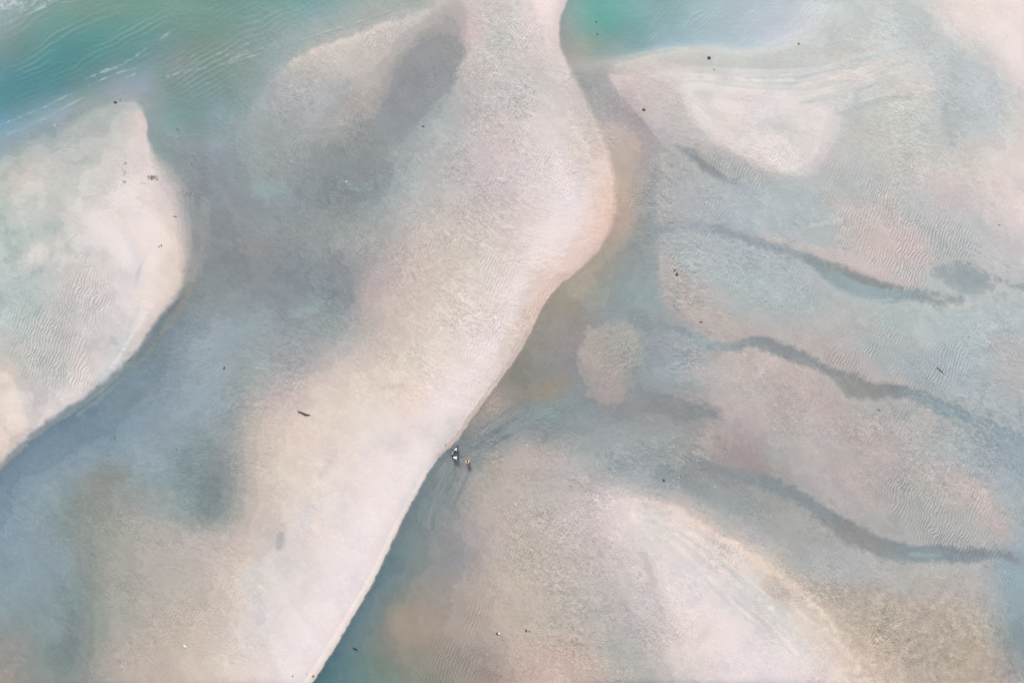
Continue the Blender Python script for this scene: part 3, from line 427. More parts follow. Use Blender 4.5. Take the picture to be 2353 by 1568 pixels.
for c in [((1640, 425, 16, 22, 174, 184, 189), (1740, 455, 24, 24, 178, 188, 193), (1840, 475, 26, 22, 180, 190, 194), (1900, 490, 12, 16, 182, 191, 194)),
          ((1580, 590, 20, 26, 174, 184, 188), (1680, 630, 34, 28, 173, 184, 188), (1780, 670, 34, 28, 175, 186, 190), (1860, 690, 18, 24, 176, 186, 189)),
          ((2130, 730, 14, 22, 178, 191, 193), (2230, 745, 22, 24, 178, 192, 194), (2330, 735, 18, 24, 180, 192, 195)), ((2060, 830, 14, 20, 172, 182, 186), (2180, 880, 26, 26, 168, 180, 187), (2280, 930, 22, 26, 172, 182, 187)),
          ((2250, 1060, 26, 26, 160, 173, 180), (2340, 1120, 24, 26, 162, 175, 182)), ((2200, 190, 14, 22, 188, 196, 200), (2240, 250, 18, 22, 188, 196, 199)),
          ((1240, 900, 18, 16, 154, 145, 130), (1290, 880, 14, 16, 152, 145, 134)), ((1300, 690, 14, 20, 167, 155, 140), (1360, 620, 14, 20, 170, 158, 144)), ((930, 1430, 30, 30, 166, 152, 138), (1010, 1450, 30, 30, 172, 156, 145)),
          ((1430, 440, 14, 26, 190, 170, 157), (1435, 500, 12, 24, 188, 166, 152), (1400, 560, 8, 18, 180, 164, 150)), ((1460, 340, 14, 20, 190, 177, 166),), ((1300, 1520, 40, 50, 203, 183, 172), (1200, 1520, 30, 40, 196, 177, 165))]:
    if len(c) == 1: c = c+((c[0][0]-25, c[0][1]+30)+c[0][2:],)
    stroke(TD, c, 8, 4, .6)
TE = rbf(E_PTS); TE = TE*.9+TE.mean(-1, keepdims=True)*.1
TD = over(TD, TE, mE)
stroke(TD, [(1400, 146, 4, 6, 172, 174, 174), (1450, 134, 6, 6, 178, 182, 182), (1520, 120, 6, 6, 184, 190, 191), (1600, 113, 6, 7, 188, 194, 195), (1680, 118, 6, 7, 192, 198, 200), (1750, 120, 7, 8, 196, 201, 203), (1830, 100, 8, 10, 198, 203, 205)], 2, 2, .75)
stroke(TD, [(1430, 138, 3, 4, 166, 172, 172), (1500, 122, 3, 3, 172, 177, 178), (1560, 113, 3, 3, 178, 182, 183)], 1, 2, .7)
# braided outflow where the people stand
def braid(n, A, B, wid, dark, light, seed):
    r = random.Random(seed); A = np.array(A, float); B = np.array(B, float)
    for k in range(n):
        f = r.random(); P = A*(1-f)+B*f
        i0 = r.randrange(0, len(P)-2); i1 = min(len(P), i0+r.choice((2, 3, 3, 4)))
        c = dark if r.random() < .6 else light
        w = r.uniform(.5, wid)
        stroke(TD, [(p[0]+r.uniform(-7, 7), p[1]+r.uniform(-6, 6), w, 1.6)+c for p in P[i0:i1]], 2, 1, r.uniform(.2, .6))
TD0 = TD.copy()
braid(90, [(1050, 1045), (1075, 1015), (1100, 990), (1130, 962), (1165, 938), (1205, 930)], [(1060, 1062), (1100, 1045), (1140, 1025), (1180, 1005), (1215, 985), (1240, 965)], 2.0, (124, 134, 140), (158, 162, 164), 3)
braid(60, [(1020, 1060), (1000, 1095), (985, 1130), (970, 1170), (958, 1210)], [(1075, 1068), (1065, 1100), (1045, 1135), (1030, 1175), (1020, 1215)], 2.0, (122, 135, 141), (158, 161, 160), 5)
stroke(TD, [(1078, 1080, 2, 3, 134, 143, 147), (1066, 1110, 5, 4, 132, 142, 147), (1050, 1140, 4, 4, 135, 144, 148), (1038, 1170, 3, 4, 142, 148, 150)], 1, 2, .8)
stroke(TD, [(1193, 922, 2, 2, 138, 150, 152), (1215, 940, 5, 3, 122, 146, 152), (1228, 958, 3, 4, 130, 150, 154)], 1, 1, .8)
T = over(T, TD, mD)
# waterline stain on the steep lower beach
stroke(T, along(E, -1.0, 24, 35, .8, 1.0, (214, 178, 148)), 0, 1, .75)

# sub-metre mottling (lies along the flow)
ANG = rbf(pts('0 0 -28;300 100 -28;600 150 50;200 600 35;200 800 40;450 600 50;450 900 -40;100 1200 55;700 300 50;1000 300 55;1200 200 60;1100 600 50;900 900 60;700 1300 60;1300 600 -35;1300 900 -30;1200 1150 50;1400 1350 60;1150 1500 60;1700 200 5;2000 200 20;2200 300 50;1600 450 45;2100 500 40;1800 700 45;2200 800 40;1800 950 55;2200 1150 50;1700 1150 60;2000 1250 45;2100 1450 60;1700 1400 50'))[..., 0]
AMP = rbf(pts('''100 200 .2;500 100 .25;200 400 .35;300 550 .12;380 600 .08;200 700 .5;60 700 .5;100 850 .4;40 960 .35;450 450 .45;480 700 .55;350 950 .55;150 1030 .45;300 1080 .7;80 1250 .9;180 1250 .8;100 1450 .6
700 120 .9;650 250 1.0;800 200 1.0;960 200 .35;920 280 .35;1100 120 1.0;1200 100 .9;1260 40 .3;1050 300 1.2;1150 400 1.1;1250 420 .7;1300 480 .4;1380 450 .5;900 400 1.1;700 400 .7;600 450 .4;700 600 .7;850 550 1.0
1000 600 1.0;1150 600 .9;1250 620 .5;900 700 .9;1000 800 .8;1100 800 .8;1180 760 .9;700 850 .8;500 850 .8;650 1000 .6;800 1000 .3;950 1000 .3;600 1150 .5;400 1150 .7;850 1100 .3;700 1250 .3;400 1300 .8;550 1400 .4;300 1450 .7;700 1450 .3
1340 200 .7;1360 300 .8;1440 400 .3;1400 600 .25;1300 750 .25;1250 880 .3;1450 650 .3;1350 950 .4;1200 980 1.0;1400 850 1.0;1480 850 .8;1550 620 1.2;1530 450 1.3;1650 480 .8;1700 430 .5;1850 450 .5;1600 260 .6;1750 250 .4;1750 330 .6
1650 160 .25;1900 130 .35;2050 80 .5;2300 60 .25;2200 250 .8;2100 300 1.0;2300 300 .5;2340 450 .3;2180 430 .7;2050 500 .8;1900 560 .8;2200 560 1.0;2200 640 .4;1960 660 .2;1700 640 1.0;1850 720 .9;2100 760 .7;2200 850 .9;2300 750 .7;1750 800 .3;1980 890 .2
1700 870 1.2;1850 960 1.2;2000 1000 1.2;2150 1100 1.2;2300 1000 1.4;2280 1200 .9;1600 820 1.2;1500 950 .6;1680 1060 .4;1600 980 1.0;1850 1150 .3;2000 1250 .2;2150 1275 .2;1600 1130 1.1;1750 1200 1.2;1900 1270 1.1;2100 1330 1.0;1450 1080 1.2
1100 1120 .9;1200 1050 1.1;1250 1200 1.2;1100 1280 .6;1400 1200 .9;1250 1350 1.2;1350 1450 1.2;1150 1420 .6;1250 1520 1.1;1450 1450 1.2;1500 1350 .8;1480 1180 .6;1600 1300 .4;1650 1450 .3;1750 1500 .4;1850 1350 1.2;2000 1430 1.6;2150 1450 1.5;2250 1500 1.2;1950 1520 1.2;1850 1500 .6
950 1250 .5;880 1400 .35;820 1500 .3;1000 1450 .3;1050 1540 .4;2340 1400 .5;1500 60 .1;1700 60 .2;1400 60 .1'''))[..., 0]
AMP = np.clip(AMP, .06, 1.7)*np.clip(.85+.7*noise(75, 141, 3), .35, 1.6)
def bil(a, x, y):
    x = np.clip(x, 0, a.shape[1]-1.001); y = np.clip(y, 0, a.shape[0]-1.001)
    x0 = x.astype(int); y0 = y.astype(int); fx = x-x0; fy = y-y0
    if a.ndim == 3: fx = fx[..., None]; fy = fy[..., None]
    return (a[y0, x0]*(1-fx)+a[y0, x0+1]*fx)*(1-fy)+(a[y0+1, x0]*(1-fx)+a[y0+1, x0+1]*fx)*fy
ca, sa = np.cos(np.radians(ANG)), np.sin(np.radians(ANG))
IX, IY = np.meshgrid(np.arange(NX, dtype=float), np.arange(NY, dtype=float))
wn = rng.standard_normal((NY, NX)).astype(np.float32)
wn2 = (wn+np.roll(wn, 1, 0)+np.roll(wn, 1, 1)+np.roll(np.roll(wn, 1, 0), 1, 1))/2
def lic(src, K, st=1.0):
    r = 0
    for k in range(-K, K+1):
        r = r + bil(src, IX+ca*k*st, IY+sa*k*st)*(1-abs(k)/(K+1))
    return r/r.std()
fib = lic(wn, 1); fib2 = lic(wn2, 3)
spk = noise(7, 61, 2); spk = spk/spk.std()
fib = .5*fib+.6*fib2+.4*spk
# silt settles in sheets: the gradual tones break into overlapping scalloped layers
LUM0 = T @ np.array([.3, .59, .11]); stp = 15.0
q = (LUM0+8*noise(46, 161, 4)+3.0*noise(11, 163, 2, ang=50, asp=1.6))/stp; fr_ = q-np.floor(q)
dq = (smooth((fr_-.36)/.28)-fr_)*stp
dq = dq*.62*np.clip((222-LUM0)/14, .25, 1)*(1-mB*.8)*(1-mE*mD)
T = T+dq[..., None]*np.array([1.03, 1.0, .95])
LUM0 = T @ np.array([.3, .59, .11])
blot = noise(60, 31, 3); blot2 = noise(95, 41, 3); pat = noise(30, 51, 3)
cl = np.clip(noise(34, 151, 3, ang=-58, asp=1.6)-.1, 0, 1)*np.clip((LUM0-205)/15, 0, 1)
T = T-cl[..., None]*np.array([11., 7., 4.])
wsp = noise(22, 33, 3); wsp = lic(wsp, 9, 2.2); wsp2 = lic(noise(9, 35, 2), 6, 1.5)
fs = np.where(fib > 0, fib**1.15, fib*.9)
T = T*(1+(fs*.018*AMP + blot*.008 + wsp*.006 + wsp2*.003*(.5+AMP))[..., None])
T = T + np.stack([blot2*1.5, -blot2*.7, -blot2*.6+noise(120, 43, 2)*1.2], -1)
# blotchy algae film of the tan flat in the south-east and dark specks round it
mt, _ = region([(1760, 1330, 20), (1900, 1335, 20), (2080, 1345, 20), (2240, 1360, 16), (2300, 1440, 12), (2310, 1568, 12), (2000, 1600, 30), (1920, 1490, 30), (1840, 1400, 30)], 6, 3)
al = np.clip(noise(10, 71, 3, ang=60, asp=1.3)*1.2, -1, 1)
T = T*(1+(mt*al*.045)[..., None])
sp = np.clip(spk*.45+noise(4, 81, 1)*.5-.8, 0, .5)*2*np.clip(AMP, 0, 1)
ms, _ = region([(1100, 1030, 60), (1400, 1080, 60), (1700, 1260, 60), (1900, 1440, 60), (2300, 1440, 40), (2300, 1620, 40), (1300, 1620, 60), (1080, 1300, 60)], 6, 3)
T = T*(1-(sp*ms*.10)[..., None])

LUM = T @ np.array([.3, .59, .11])
T = LUM[..., None]+(T-LUM[..., None])*(1-.02*np.clip((T[..., 0]-T[..., 2]-6)/8, 0, 1)*mD-.16*mD*np.clip((T[..., 2]-T[..., 0]+2)/6, 0, 1)*(1-mE)*np.clip((210-LUM)/15, 0, 1)*(GY < 1250))[..., None]
blu = np.clip((T[..., 2]-T[..., 0]-8)/20, 0, 1)*np.clip((sdB < -10), 0, 1)*(1-mE)
T = LUM[..., None]+(T-LUM[..., None])*(1-.2*blu[..., None]) + (5*blu)[..., None]
T = T*np.where(mt > 0, 1-.02*mt, 1)[..., None]
hi = np.clip((LUM-204)/14, 0, 1); T = T+hi[..., None]*np.array([3., 4., 4.])
wm = np.clip((T[..., 0]-T[..., 2]+5)/8, 0, 1)*np.clip(1-np.abs(LUM-192)/30, 0, 1)*(1-mB)*(1-mE*mD)*np.where(GY > 330, 1, .5)
T = T+wm[..., None]*np.array([3.2, -.2, .4])
# ---- relief: pale sand stands higher, grey and blue-green ground lies under water
LUM = T @ np.array([.3, .59, .11])
def blur(a, n):
    for _ in range(n):
        a = (a+np.roll(a, 1, 0)+np.roll(a, -1, 0)+np.roll(a, 1, 1)+np.roll(a, -1, 1))/5
    return a
blue = T[..., 2]-T[..., 0]
hb = blur((LUM-166-blue*.35)/62*.22, 3)
H = hb
deepB = smooth(np.clip(sdB, 0, 400)/220)*mB; deepE = smooth(np.clip(sdE, 0, 200)/90)*mE
ml, _ = region([(1040, 1040, 10), (1000, 1180, 30), (960, 1350, 50), (900, 1620, 60), (660, 1640, 3), (715, 1572, 1.5), (820, 1400, 1.5), (915, 1215, 1.5), (983, 1085, 2)], 0, 0)
H = H-1.3*deepB-.9*deepE-.5*ml*mD*smooth(sdD/90)-.12*mB-.30*mE
H = blur(H, 110) + fib*AMP*.010
H = H + .04*blur(smooth(1-np.abs(sdD+7)/9)*(GY > 900)*(1-mD), 6)
H = np.clip(H, -2.2, .6)

# ---- ripples: amplitude mask for the shader
RIP = np.zeros((NY, NX, 3))
def rip(P, v=1.0): stroke(RIP, [(p[0], p[1], p[2], p[3], v, v, v) for p in P], 8, 6)
rip([(60, 730, 40, 40), (130, 780, 70, 40), (190, 700, 60, 40), (210, 640, 40, 30)]); rip([(90, 830, 40, 30), (170, 860, 40, 30)])
rip([(1900, 380, 30, 30), (2000, 440, 30, 30), (2080, 520, 40, 30), (2200, 560, 50, 40)]); rip([(1950, 520, 40, 30), (2050, 580, 50, 30), (2100, 640, 30, 30)])
rip([(2040, 770, 30, 40), (2000, 830, 40, 30), (2080, 880, 40, 30), (2180, 830, 50, 40)], .9); rip([(1900, 820, 20, 20), (2100, 900, 20, 20)], .9)
rip([(2050, 1120, 40, 40), (2150, 1200, 60, 30), (2280, 1230, 50, 30), (2180, 1120, 40, 30)], .9); rip([(1640, 375, 20, 20), (1740, 410, 25, 20)], .7)
rip([(1060, 1520, 60, 40), (1000, 1560, 50, 40), (1100, 1400, 25, 30)], .7); rip([(1290, 640, 16, 12), (1240, 700, 12, 10), (1180, 800, 12, 10)], .6)
rip([(1150, 620, 50, 40), (1120, 720, 50, 40), (1060, 780, 40, 40)], .6); rip([(1380, 820, 40, 30), (1400, 880, 30, 30)], .6); rip([(1105, 985, 18, 12), (1140, 945, 14, 10)], .5)
rip([(700, 330, 40, 30), (800, 330, 40, 30)], .5); rip([(820, 250, 20, 20), (830, 290, 20, 20)], .5); rip([(1540, 600, 20, 20), (1550, 680, 20, 20)], .6)
RIP = np.maximum(np.clip(RIP[..., 0], 0, 1)*np.clip(.75+.7*noise(55, 91, 3), 0, 1), .4*np.clip(AMP, 0, 1)*smooth((H+.05)/.05)*np.clip(.4+1.2*noise(80, 93, 3), 0, 1))

# ---- foam and swell on the water; light on the wave crests is painted pale too
FOAM_GLINT = np.zeros((NY, NX, 3))
def foam_glint(P, w=.9, v=1.0, rag=2.5): stroke(FOAM_GLINT, [(x, y, w*.8, 1.3, v*.42, v*.42, v*.42) for x, y in P], rag, 1.6, 1.0)
foam_glint([(170, 195), (223, 170), (277, 150), (320, 123), (360, 95), (403, 68)], 1.0, .75)
foam_glint([(0, 287), (100, 248), (133, 230), (180, 210), (230, 185), (287, 163), (350, 153)], .9, .7); foam_glint([(17, 308), (83, 283), (130, 257), (200, 220), (253, 193), (310, 170)], .7, .5)
foam_glint([(383, 175), (433, 163), (517, 147), (600, 123), (683, 93), (767, 67), (850, 42), (900, 22)], .9, .6); foam_glint([(400, 167), (500, 147), (583, 117), (650, 98)], .7, .5)
foam_glint([(440, 150), (480, 132), (530, 112), (570, 100)], .6, .45); foam_glint([(330, 165), (400, 140), (450, 128)], .6, .35); foam_glint([(520, 128), (600, 108), (700, 78), (790, 50)], .6, .4)
for k in range(6): foam_glint([(368+k*3, 303-k*7), (398, 313-k*7), (450, 308-k*8), (517, 287-k*9), (565, 258-k*10)], .5, .3-.04*k)
foam_glint([(-10, 26), (18, 19), (40, 12), (62, -4)], 1.8, 1.0); foam_glint([(-10, 62), (35, 45), (77, 27), (133, 0)], 1.3, .8); foam_glint([(140, 6), (165, 3), (195, -6)], 1.2, .8)
fz, _ = region([(-60, -60, 6), (60, -60, 6), (58, -5, 5), (25, 14, 4), (-60, 34, 4)], 3, 3)
FOAM_GLINT = FOAM_GLINT[..., 0]*np.clip(.75+.7*noise(14, 101, 2), 0, 1.1)+fz*np.clip(.35+.6*noise(6, 103, 2), 0, 1)*.6
fz2, _ = region([(20, 30, 5), (80, -10, 8), (150, -20, 8), (110, 12, 5), (70, 28, 4)], 3, 3)
FOAM_GLINT += fz2*np.clip(.1+.6*noise(6, 105, 2), 0, 1)*.5
wx = noise(140, 111, 2)*16
def crest(ph, sharp=2.2): return ((np.sin(ph)*.5+.5)**sharp)
n1x, n1y = math.sin(math.radians(27)), math.cos(math.radians(27))
ph = (GX*n1x+GY*n1y+wx*.6+noise(40, 113, 2)*4)/12.5*2*math.pi
swell = crest(ph)*np.clip(.55+.9*noise(34, 115, 2, ang=-27, asp=3), 0, 1.3)
ph2 = (GX*.72+GY*.69+wx+noise(30, 117, 2)*5)/9.0*2*math.pi
sw2 = crest(ph2, 1.6)*np.clip(.3+1.0*noise(24, 119, 2, ang=-45, asp=2.5), 0, 1.3)
WZ = swell*.03*deepB + sw2*.02*mE*np.clip((GX-1380)/150, 0, 1) + fib*.004*(mB+mE)+FOAM_GLINT*.015
FOAM_GLINT = np.clip(FOAM_GLINT+swell*.13*deepB+sw2*.13*mE*smooth((GX-1400)/150), 0, 1)  # swell crests whitened for the light they reflect, on top of real foam
if os.environ.get('DUMP_T'): np.save(os.environ['DUMP_T'], np.dstack([T, H]).astype(np.float32))

def lin(c):
    c = np.clip(np.asarray(c, float)/255, 0, 1)
    return np.where(c <= .04045, c/12.92, ((c+.055)/1.055)**2.4)
sub = smooth((-H+.004)/.012)[..., None]
aa = 1-np.exp(-np.clip(-H, 0, 3)/.7); ff = ((1-aa)**2*.955+aa)[..., None]
ALBW = np.clip((lin(T)-KO)/(KW*ff), .01, .9)
ALB = np.clip(lin(T)/KG, .01, .9)*(1-sub)+ALBW*sub

# ------------------------------------------------------------------ helpers for materials and meshes
def mat(name, col=(.5, .5, .5), rough=.7, spec=.3, var=.25, scale=12.0):
    m = bpy.data.materials.new(name); m.use_nodes = True; t = m.node_tree; b = t.nodes['Principled BSDF']
    tc = t.nodes.new('ShaderNodeTexCoord'); n = t.nodes.new('ShaderNodeTexNoise'); n.inputs['Scale'].default_value = scale
    n.inputs['Detail'].default_value = 5; t.links.new(tc.outputs['Object'], n.inputs['Vector'])
    r = t.nodes.new('ShaderNodeMapRange'); r.inputs[1].default_value = .3; r.inputs[2].default_value = .7; r.inputs[3].default_value = 1-var; r.inputs[4].default_value = 1+var
    t.links.new(n.outputs['Fac'], r.inputs[0])
    x = t.nodes.new('ShaderNodeVectorMath'); x.operation = 'SCALE'; x.inputs[0].default_value = col[:3]
    t.links.new(r.outputs[0], x.inputs['Scale']); t.links.new(x.outputs[0], b.inputs['Base Color'])
    b.inputs['Roughness'].default_value = rough; b.inputs['Specular IOR Level'].default_value = spec
    return m
def grid_mesh(name, xs, ys, Z, keep=None):
    ny, nx = Z.shape; X, Y = np.meshgrid(xs, ys)
    co = np.stack([X, Y, Z], -1).reshape(-1, 3)
    idx = np.arange(nx*ny).reshape(ny, nx)
    q = np.stack([idx[:-1, :-1], idx[:-1, 1:], idx[1:, 1:], idx[1:, :-1]], -1).reshape(-1, 4)
    if ys[1] < ys[0]: q = q[:, ::-1]
    sel = None
    if keep is not None:
        k = (keep[:-1, :-1] | keep[:-1, 1:] | keep[1:, 1:] | keep[1:, :-1]).reshape(-1); q = q[k]
        sel = np.unique(q); mp = np.zeros(nx*ny, np.int64); mp[sel] = np.arange(len(sel)); q = mp[q]; co = co[sel]
    me = bpy.data.meshes.new(name); me.vertices.add(len(co)); me.vertices.foreach_set('co', co.astype(np.float32).ravel())
    me.loops.add(q.size); me.loops.foreach_set('vertex_index', q.astype(np.int32).ravel())
    me.polygons.add(len(q)); me.polygons.foreach_set('loop_start', (np.arange(len(q))*4).astype(np.int32))
    me.polygons.foreach_set('use_smooth', np.ones(len(q), bool)); me.update(); me.validate()
    return me, sel
def attr(me, name, a, sel, typ='FLOAT'):
    a = a.reshape(-1, a.shape[-1]) if a.ndim == 3 else a.reshape(-1)
    if sel is not None: a = a[sel]
    if typ == 'FLOAT_COLOR': a = np.hstack([a, np.ones((len(a), 1))])
    at = me.attributes.new(name, typ, 'POINT')
    at.data.foreach_set('color' if typ == 'FLOAT_COLOR' else 'value', a.astype(np.float32).ravel())
def link(ob, parent=None):
    S.collection.objects.link(ob)
    if parent: ob.parent = parent
    return ob
def tag(o, label=None, cat=None, group=None, kind=None):
    for k, v in (('label', label), ('category', cat), ('group', group), ('kind', kind)):
        if v: o[k] = v
    return o

# ------------------------------------------------------------------ sand and water sheets
step = ST/PX
nxh, nyh = 665, 452
dx = np.arange(-nxh, nxh+1)*step; dy = np.arange(nyh, -nyh-1, -1)*step
ex = dx[-1]+np.cumsum(step*1.35**np.arange(1, 34)); ey = dy[0]+np.cumsum(step*1.35**np.arange(1, 34))
xs = np.concatenate([-ex[::-1], dx, ex]); ys = np.concatenate([ey[::-1], dy, -ey])
def fold(v, a, b):
    L = b-a; t = np.mod(v-a, 2*L); return a+np.where(t > L, 2*L-t, t)
fx = (fold(xs*PX+1176, X0+1, X0+ST*(NX-1)-1)-X0)/ST; fy = (fold(784-ys*PX, Y0+1, Y0+ST*(NY-1)-1)-Y0)/ST
FX, FY = np.meshgrid(fx, fy)
far = np.clip((np.maximum(np.abs(xs)[None, :]/90, np.abs(ys)[:, None]/62)-1.1)/2.5, 0, 1)
Hs = bil(H, FX, FY)*(1-far)+.12*far
Cs = bil(ALB, FX, FY)*(1-far[..., None])+np.array([.42, .38, .36])*far[..., None]
Cw = bil(ALBW, FX, FY)
me, _ = grid_mesh('sand', xs, ys, Hs)
attr(me, 'tone', Cs, None, 'FLOAT_COLOR'); attr(me, 'rip', bil(RIP, FX, FY)*(1-far), None); attr(me, 'amp', bil(AMP, FX, FY)*(1-far), None)
attr(me, 'wet', smooth(.5-(Hs-.03)/.14), None)
m = bpy.data.materials.new('sand'); m.use_nodes = True; t = m.node_tree; N = t.nodes; Lk = t.links
b = N['Principled BSDF']
def at(name):
    n = N.new('ShaderNodeAttribute'); n.attribute_name = name; return n
def mth(op, a, bb, c=None):
    n = N.new('ShaderNodeMath'); n.operation = op
    for i, v in enumerate((a, bb, c)):
        if v is None: continue
        if hasattr(v, 'is_linked'): Lk.new(v, n.inputs[i])
        else: n.inputs[i].default_value = v
    return n.outputs[0]
geo = N.new('ShaderNodeTexCoord'); sep = N.new('ShaderNodeSeparateXYZ'); Lk.new(geo.outputs['Object'], sep.inputs[0])
n1 = N.new('ShaderNodeTexNoise'); n1.inputs['Scale'].default_value = .35; n1.inputs['Detail'].default_value = 3; Lk.new(geo.outputs['Object'], n1.inputs[0])
n2 = N.new('ShaderNodeTexNoise'); n2.inputs['Scale'].default_value = 1.1; n2.inputs['Detail'].default_value = 2; Lk.new(geo.outputs['Object'], n2.inputs[0])
n3 = N.new('ShaderNodeTexNoise'); n3.inputs['Scale'].default_value = 5.0; n3.inputs['Detail'].default_value = 4; Lk.new(geo.outputs['Object'], n3.inputs[0])
RL = .46
a1 = math.radians(-18)
u = mth('ADD', mth('MULTIPLY', sep.outputs[0], math.cos(a1)*2*math.pi/RL), mth('MULTIPLY', sep.outputs[1], math.sin(a1)*2*math.pi/RL))
u = mth('ADD', u, mth('MULTIPLY', n1.outputs[0], 26.0)); u = mth('ADD', u, mth('MULTIPLY', n2.outputs[0], 7.0))
rw = mth('MULTIPLY', mth('SINE', u, None), at('rip').outputs['Fac'])
grain = mth('MULTIPLY', mth('SUBTRACT', n3.outputs[0], .5), mth('ADD', mth('MULTIPLY', at('amp').outputs['Fac'], .9), .25))
fac = mth('ADD', mth('ADD', mth('MULTIPLY', rw, .075), mth('MULTIPLY', grain, .42)), 1.0)
sc = N.new('ShaderNodeVectorMath'); sc.operation = 'SCALE'; Lk.new(at('tone').outputs['Color'], sc.inputs[0]); Lk.new(fac, sc.inputs['Scale'])
Lk.new(sc.outputs[0], b.inputs['Base Color'])
hgt = mth('ADD', mth('MULTIPLY', rw, .03), mth('MULTIPLY', grain, .07))
bp = N.new('ShaderNodeBump'); bp.inputs['Strength'].default_value = 1; bp.inputs['Distance'].default_value = 1.0; Lk.new(hgt, bp.inputs['Height']); Lk.new(bp.outputs[0], b.inputs['Normal'])
rr = mth('SUBTRACT', .92, mth('MULTIPLY', at('wet').outputs['Fac'], .32)); Lk.new(rr, b.inputs['Roughness'])
b.inputs['Specular IOR Level'].default_value = .25
me.materials.append(m)
tag(link(bpy.data.objects.new('sand', me)), kind='structure')

wz = bil(WZ, FX, FY); keep = (Hs < .012)
me, sel = grid_mesh('water', xs, ys, wz, keep)
dep = np.clip(wz-Hs, 0, 3)
attr(me, 'tone', Cw, sel, 'FLOAT_COLOR'); attr(me, 'dep', 1-np.exp(-dep/.7), sel); attr(me, 'foam_glint', bil(FOAM_GLINT, FX, FY), sel)
m = bpy.data.materials.new('water'); m.use_nodes = True; t = m.node_tree; N = t.nodes; Lk = t.links
N.remove(N['Principled BSDF']); out = N['Material Output']
tr = N.new('ShaderNodeBsdfTransparent'); tr.inputs[0].default_value = (.97, .985, .985, 1)
df = N.new('ShaderNodeBsdfDiffuse'); Lk.new(at('tone').outputs['Color'], df.inputs[0])
fo = N.new('ShaderNodeBsdfDiffuse'); fo.inputs[0].default_value = (.86, .86, .85, 1)
gl = N.new('ShaderNodeBsdfGlossy'); gl.inputs['Roughness'].default_value = .12; gl.inputs[0].default_value = (1, 1, 1, 1)
fr = N.new('ShaderNodeFresnel'); fr.inputs['IOR'].default_value = 1.33
geo = N.new('ShaderNodeTexCoord'); nn = N.new('ShaderNodeTexNoise'); nn.inputs['Scale'].default_value = 3.5; nn.inputs['Detail'].default_value = 3; Lk.new(geo.outputs['Object'], nn.inputs[0])
bp = N.new('ShaderNodeBump'); bp.inputs['Strength'].default_value = 1; bp.inputs['Distance'].default_value = .02; Lk.new(nn.outputs[0], bp.inputs['Height'])
for q in (df, gl, fr): Lk.new(bp.outputs[0], q.inputs['Normal'])
def mix(f, a, bb):
    x = N.new('ShaderNodeMixShader')
    if hasattr(f, 'is_linked'): Lk.new(f, x.inputs[0])
    else: x.inputs[0].default_value = f
    Lk.new(a.outputs[0], x.inputs[1]); Lk.new(bb.outputs[0], x.inputs[2]); return x
gb = N.new('ShaderNodeNewGeometry')
frf = mth('MULTIPLY', fr.outputs[0], mth('SUBTRACT', 1.0, gb.outputs['Backfacing']))
s1 = mix(at('dep').outputs['Fac'], tr, df); s2 = mix(frf, s1, gl); s3 = mix(mth('MULTIPLY', at('foam_glint').outputs['Fac'], .75), s2, fo)
Lk.new(s3.outputs[0], out.inputs['Surface'])
me.materials.append(m)
tag(link(bpy.data.objects.new('water', me)), kind='structure')

#OBJECTS
import bmesh
from mathutils import Matrix, noise as mn
def gz(x, y):
    return float(bil(H, np.array([(x-X0)/ST]), np.array([(y-Y0)/ST]))[0])
def new(name, bm, m, parent=None, smooth_=True):
    me = bpy.data.meshes.new(name); bm.to_mesh(me); bm.free(); me.materials.append(m)
    if smooth_: me.polygons.foreach_set('use_smooth', [True]*len(me.polygons))
    o = bpy.data.objects.new(name, me); return link(o, parent)
def empty(name, x, y, rz=0, dz=0):
    o = bpy.data.objects.new(name, None); o.location = W(x, y, gz(x, y)+dz); o.rotation_euler = (0, 0, rz); o.empty_display_size = .2
    return link(o)
def tube(bm, P, R, n=7, cap=True, jit=0, rnd=random):
    P = [Vector(p) for p in P]; rings = []
    for i, p in enumerate(P):
        t = (P[min(i+1, len(P)-1)]-P[max(i-1, 0)]).normalized()
        a = t.cross(Vector((0, 0, 1)) if abs(t.z) < .9 else Vector((1, 0, 0))).normalized(); b2 = t.cross(a)
        rings.append([bm.verts.new(p+(a*math.cos(k*2*math.pi/n)+b2*math.sin(k*2*math.pi/n))*R[i]*(1+rnd.uniform(-jit, jit))) for k in range(n)])
    for r0, r1 in zip(rings, rings[1:]):
        for k in range(n): bm.faces.new((r0[k], r0[(k+1) % n], r1[(k+1) % n], r1[k]))
    if cap: bm.faces.new(rings[0][::-1]); bm.faces.new(rings[-1])
def lump(bm, c, r, flat=.6, seed=0, sub=2, rough=.3):
    b2 = bmesh.new(); bmesh.ops.create_icosphere(b2, subdivisions=sub, radius=1)
    for v in b2.verts:
        k = 1+rough*mn.noise(v.co*1.7+Vector((seed*3.1, seed*1.7, 0)))*1.6
        v.co = Vector((v.co.x*r[0], v.co.y*r[1], v.co.z*r[0]*flat))*k+Vector(c)
    me = bpy.data.meshes.new('t'); b2.to_mesh(me); b2.free(); bm.from_mesh(me); bpy.data.meshes.remove(me)

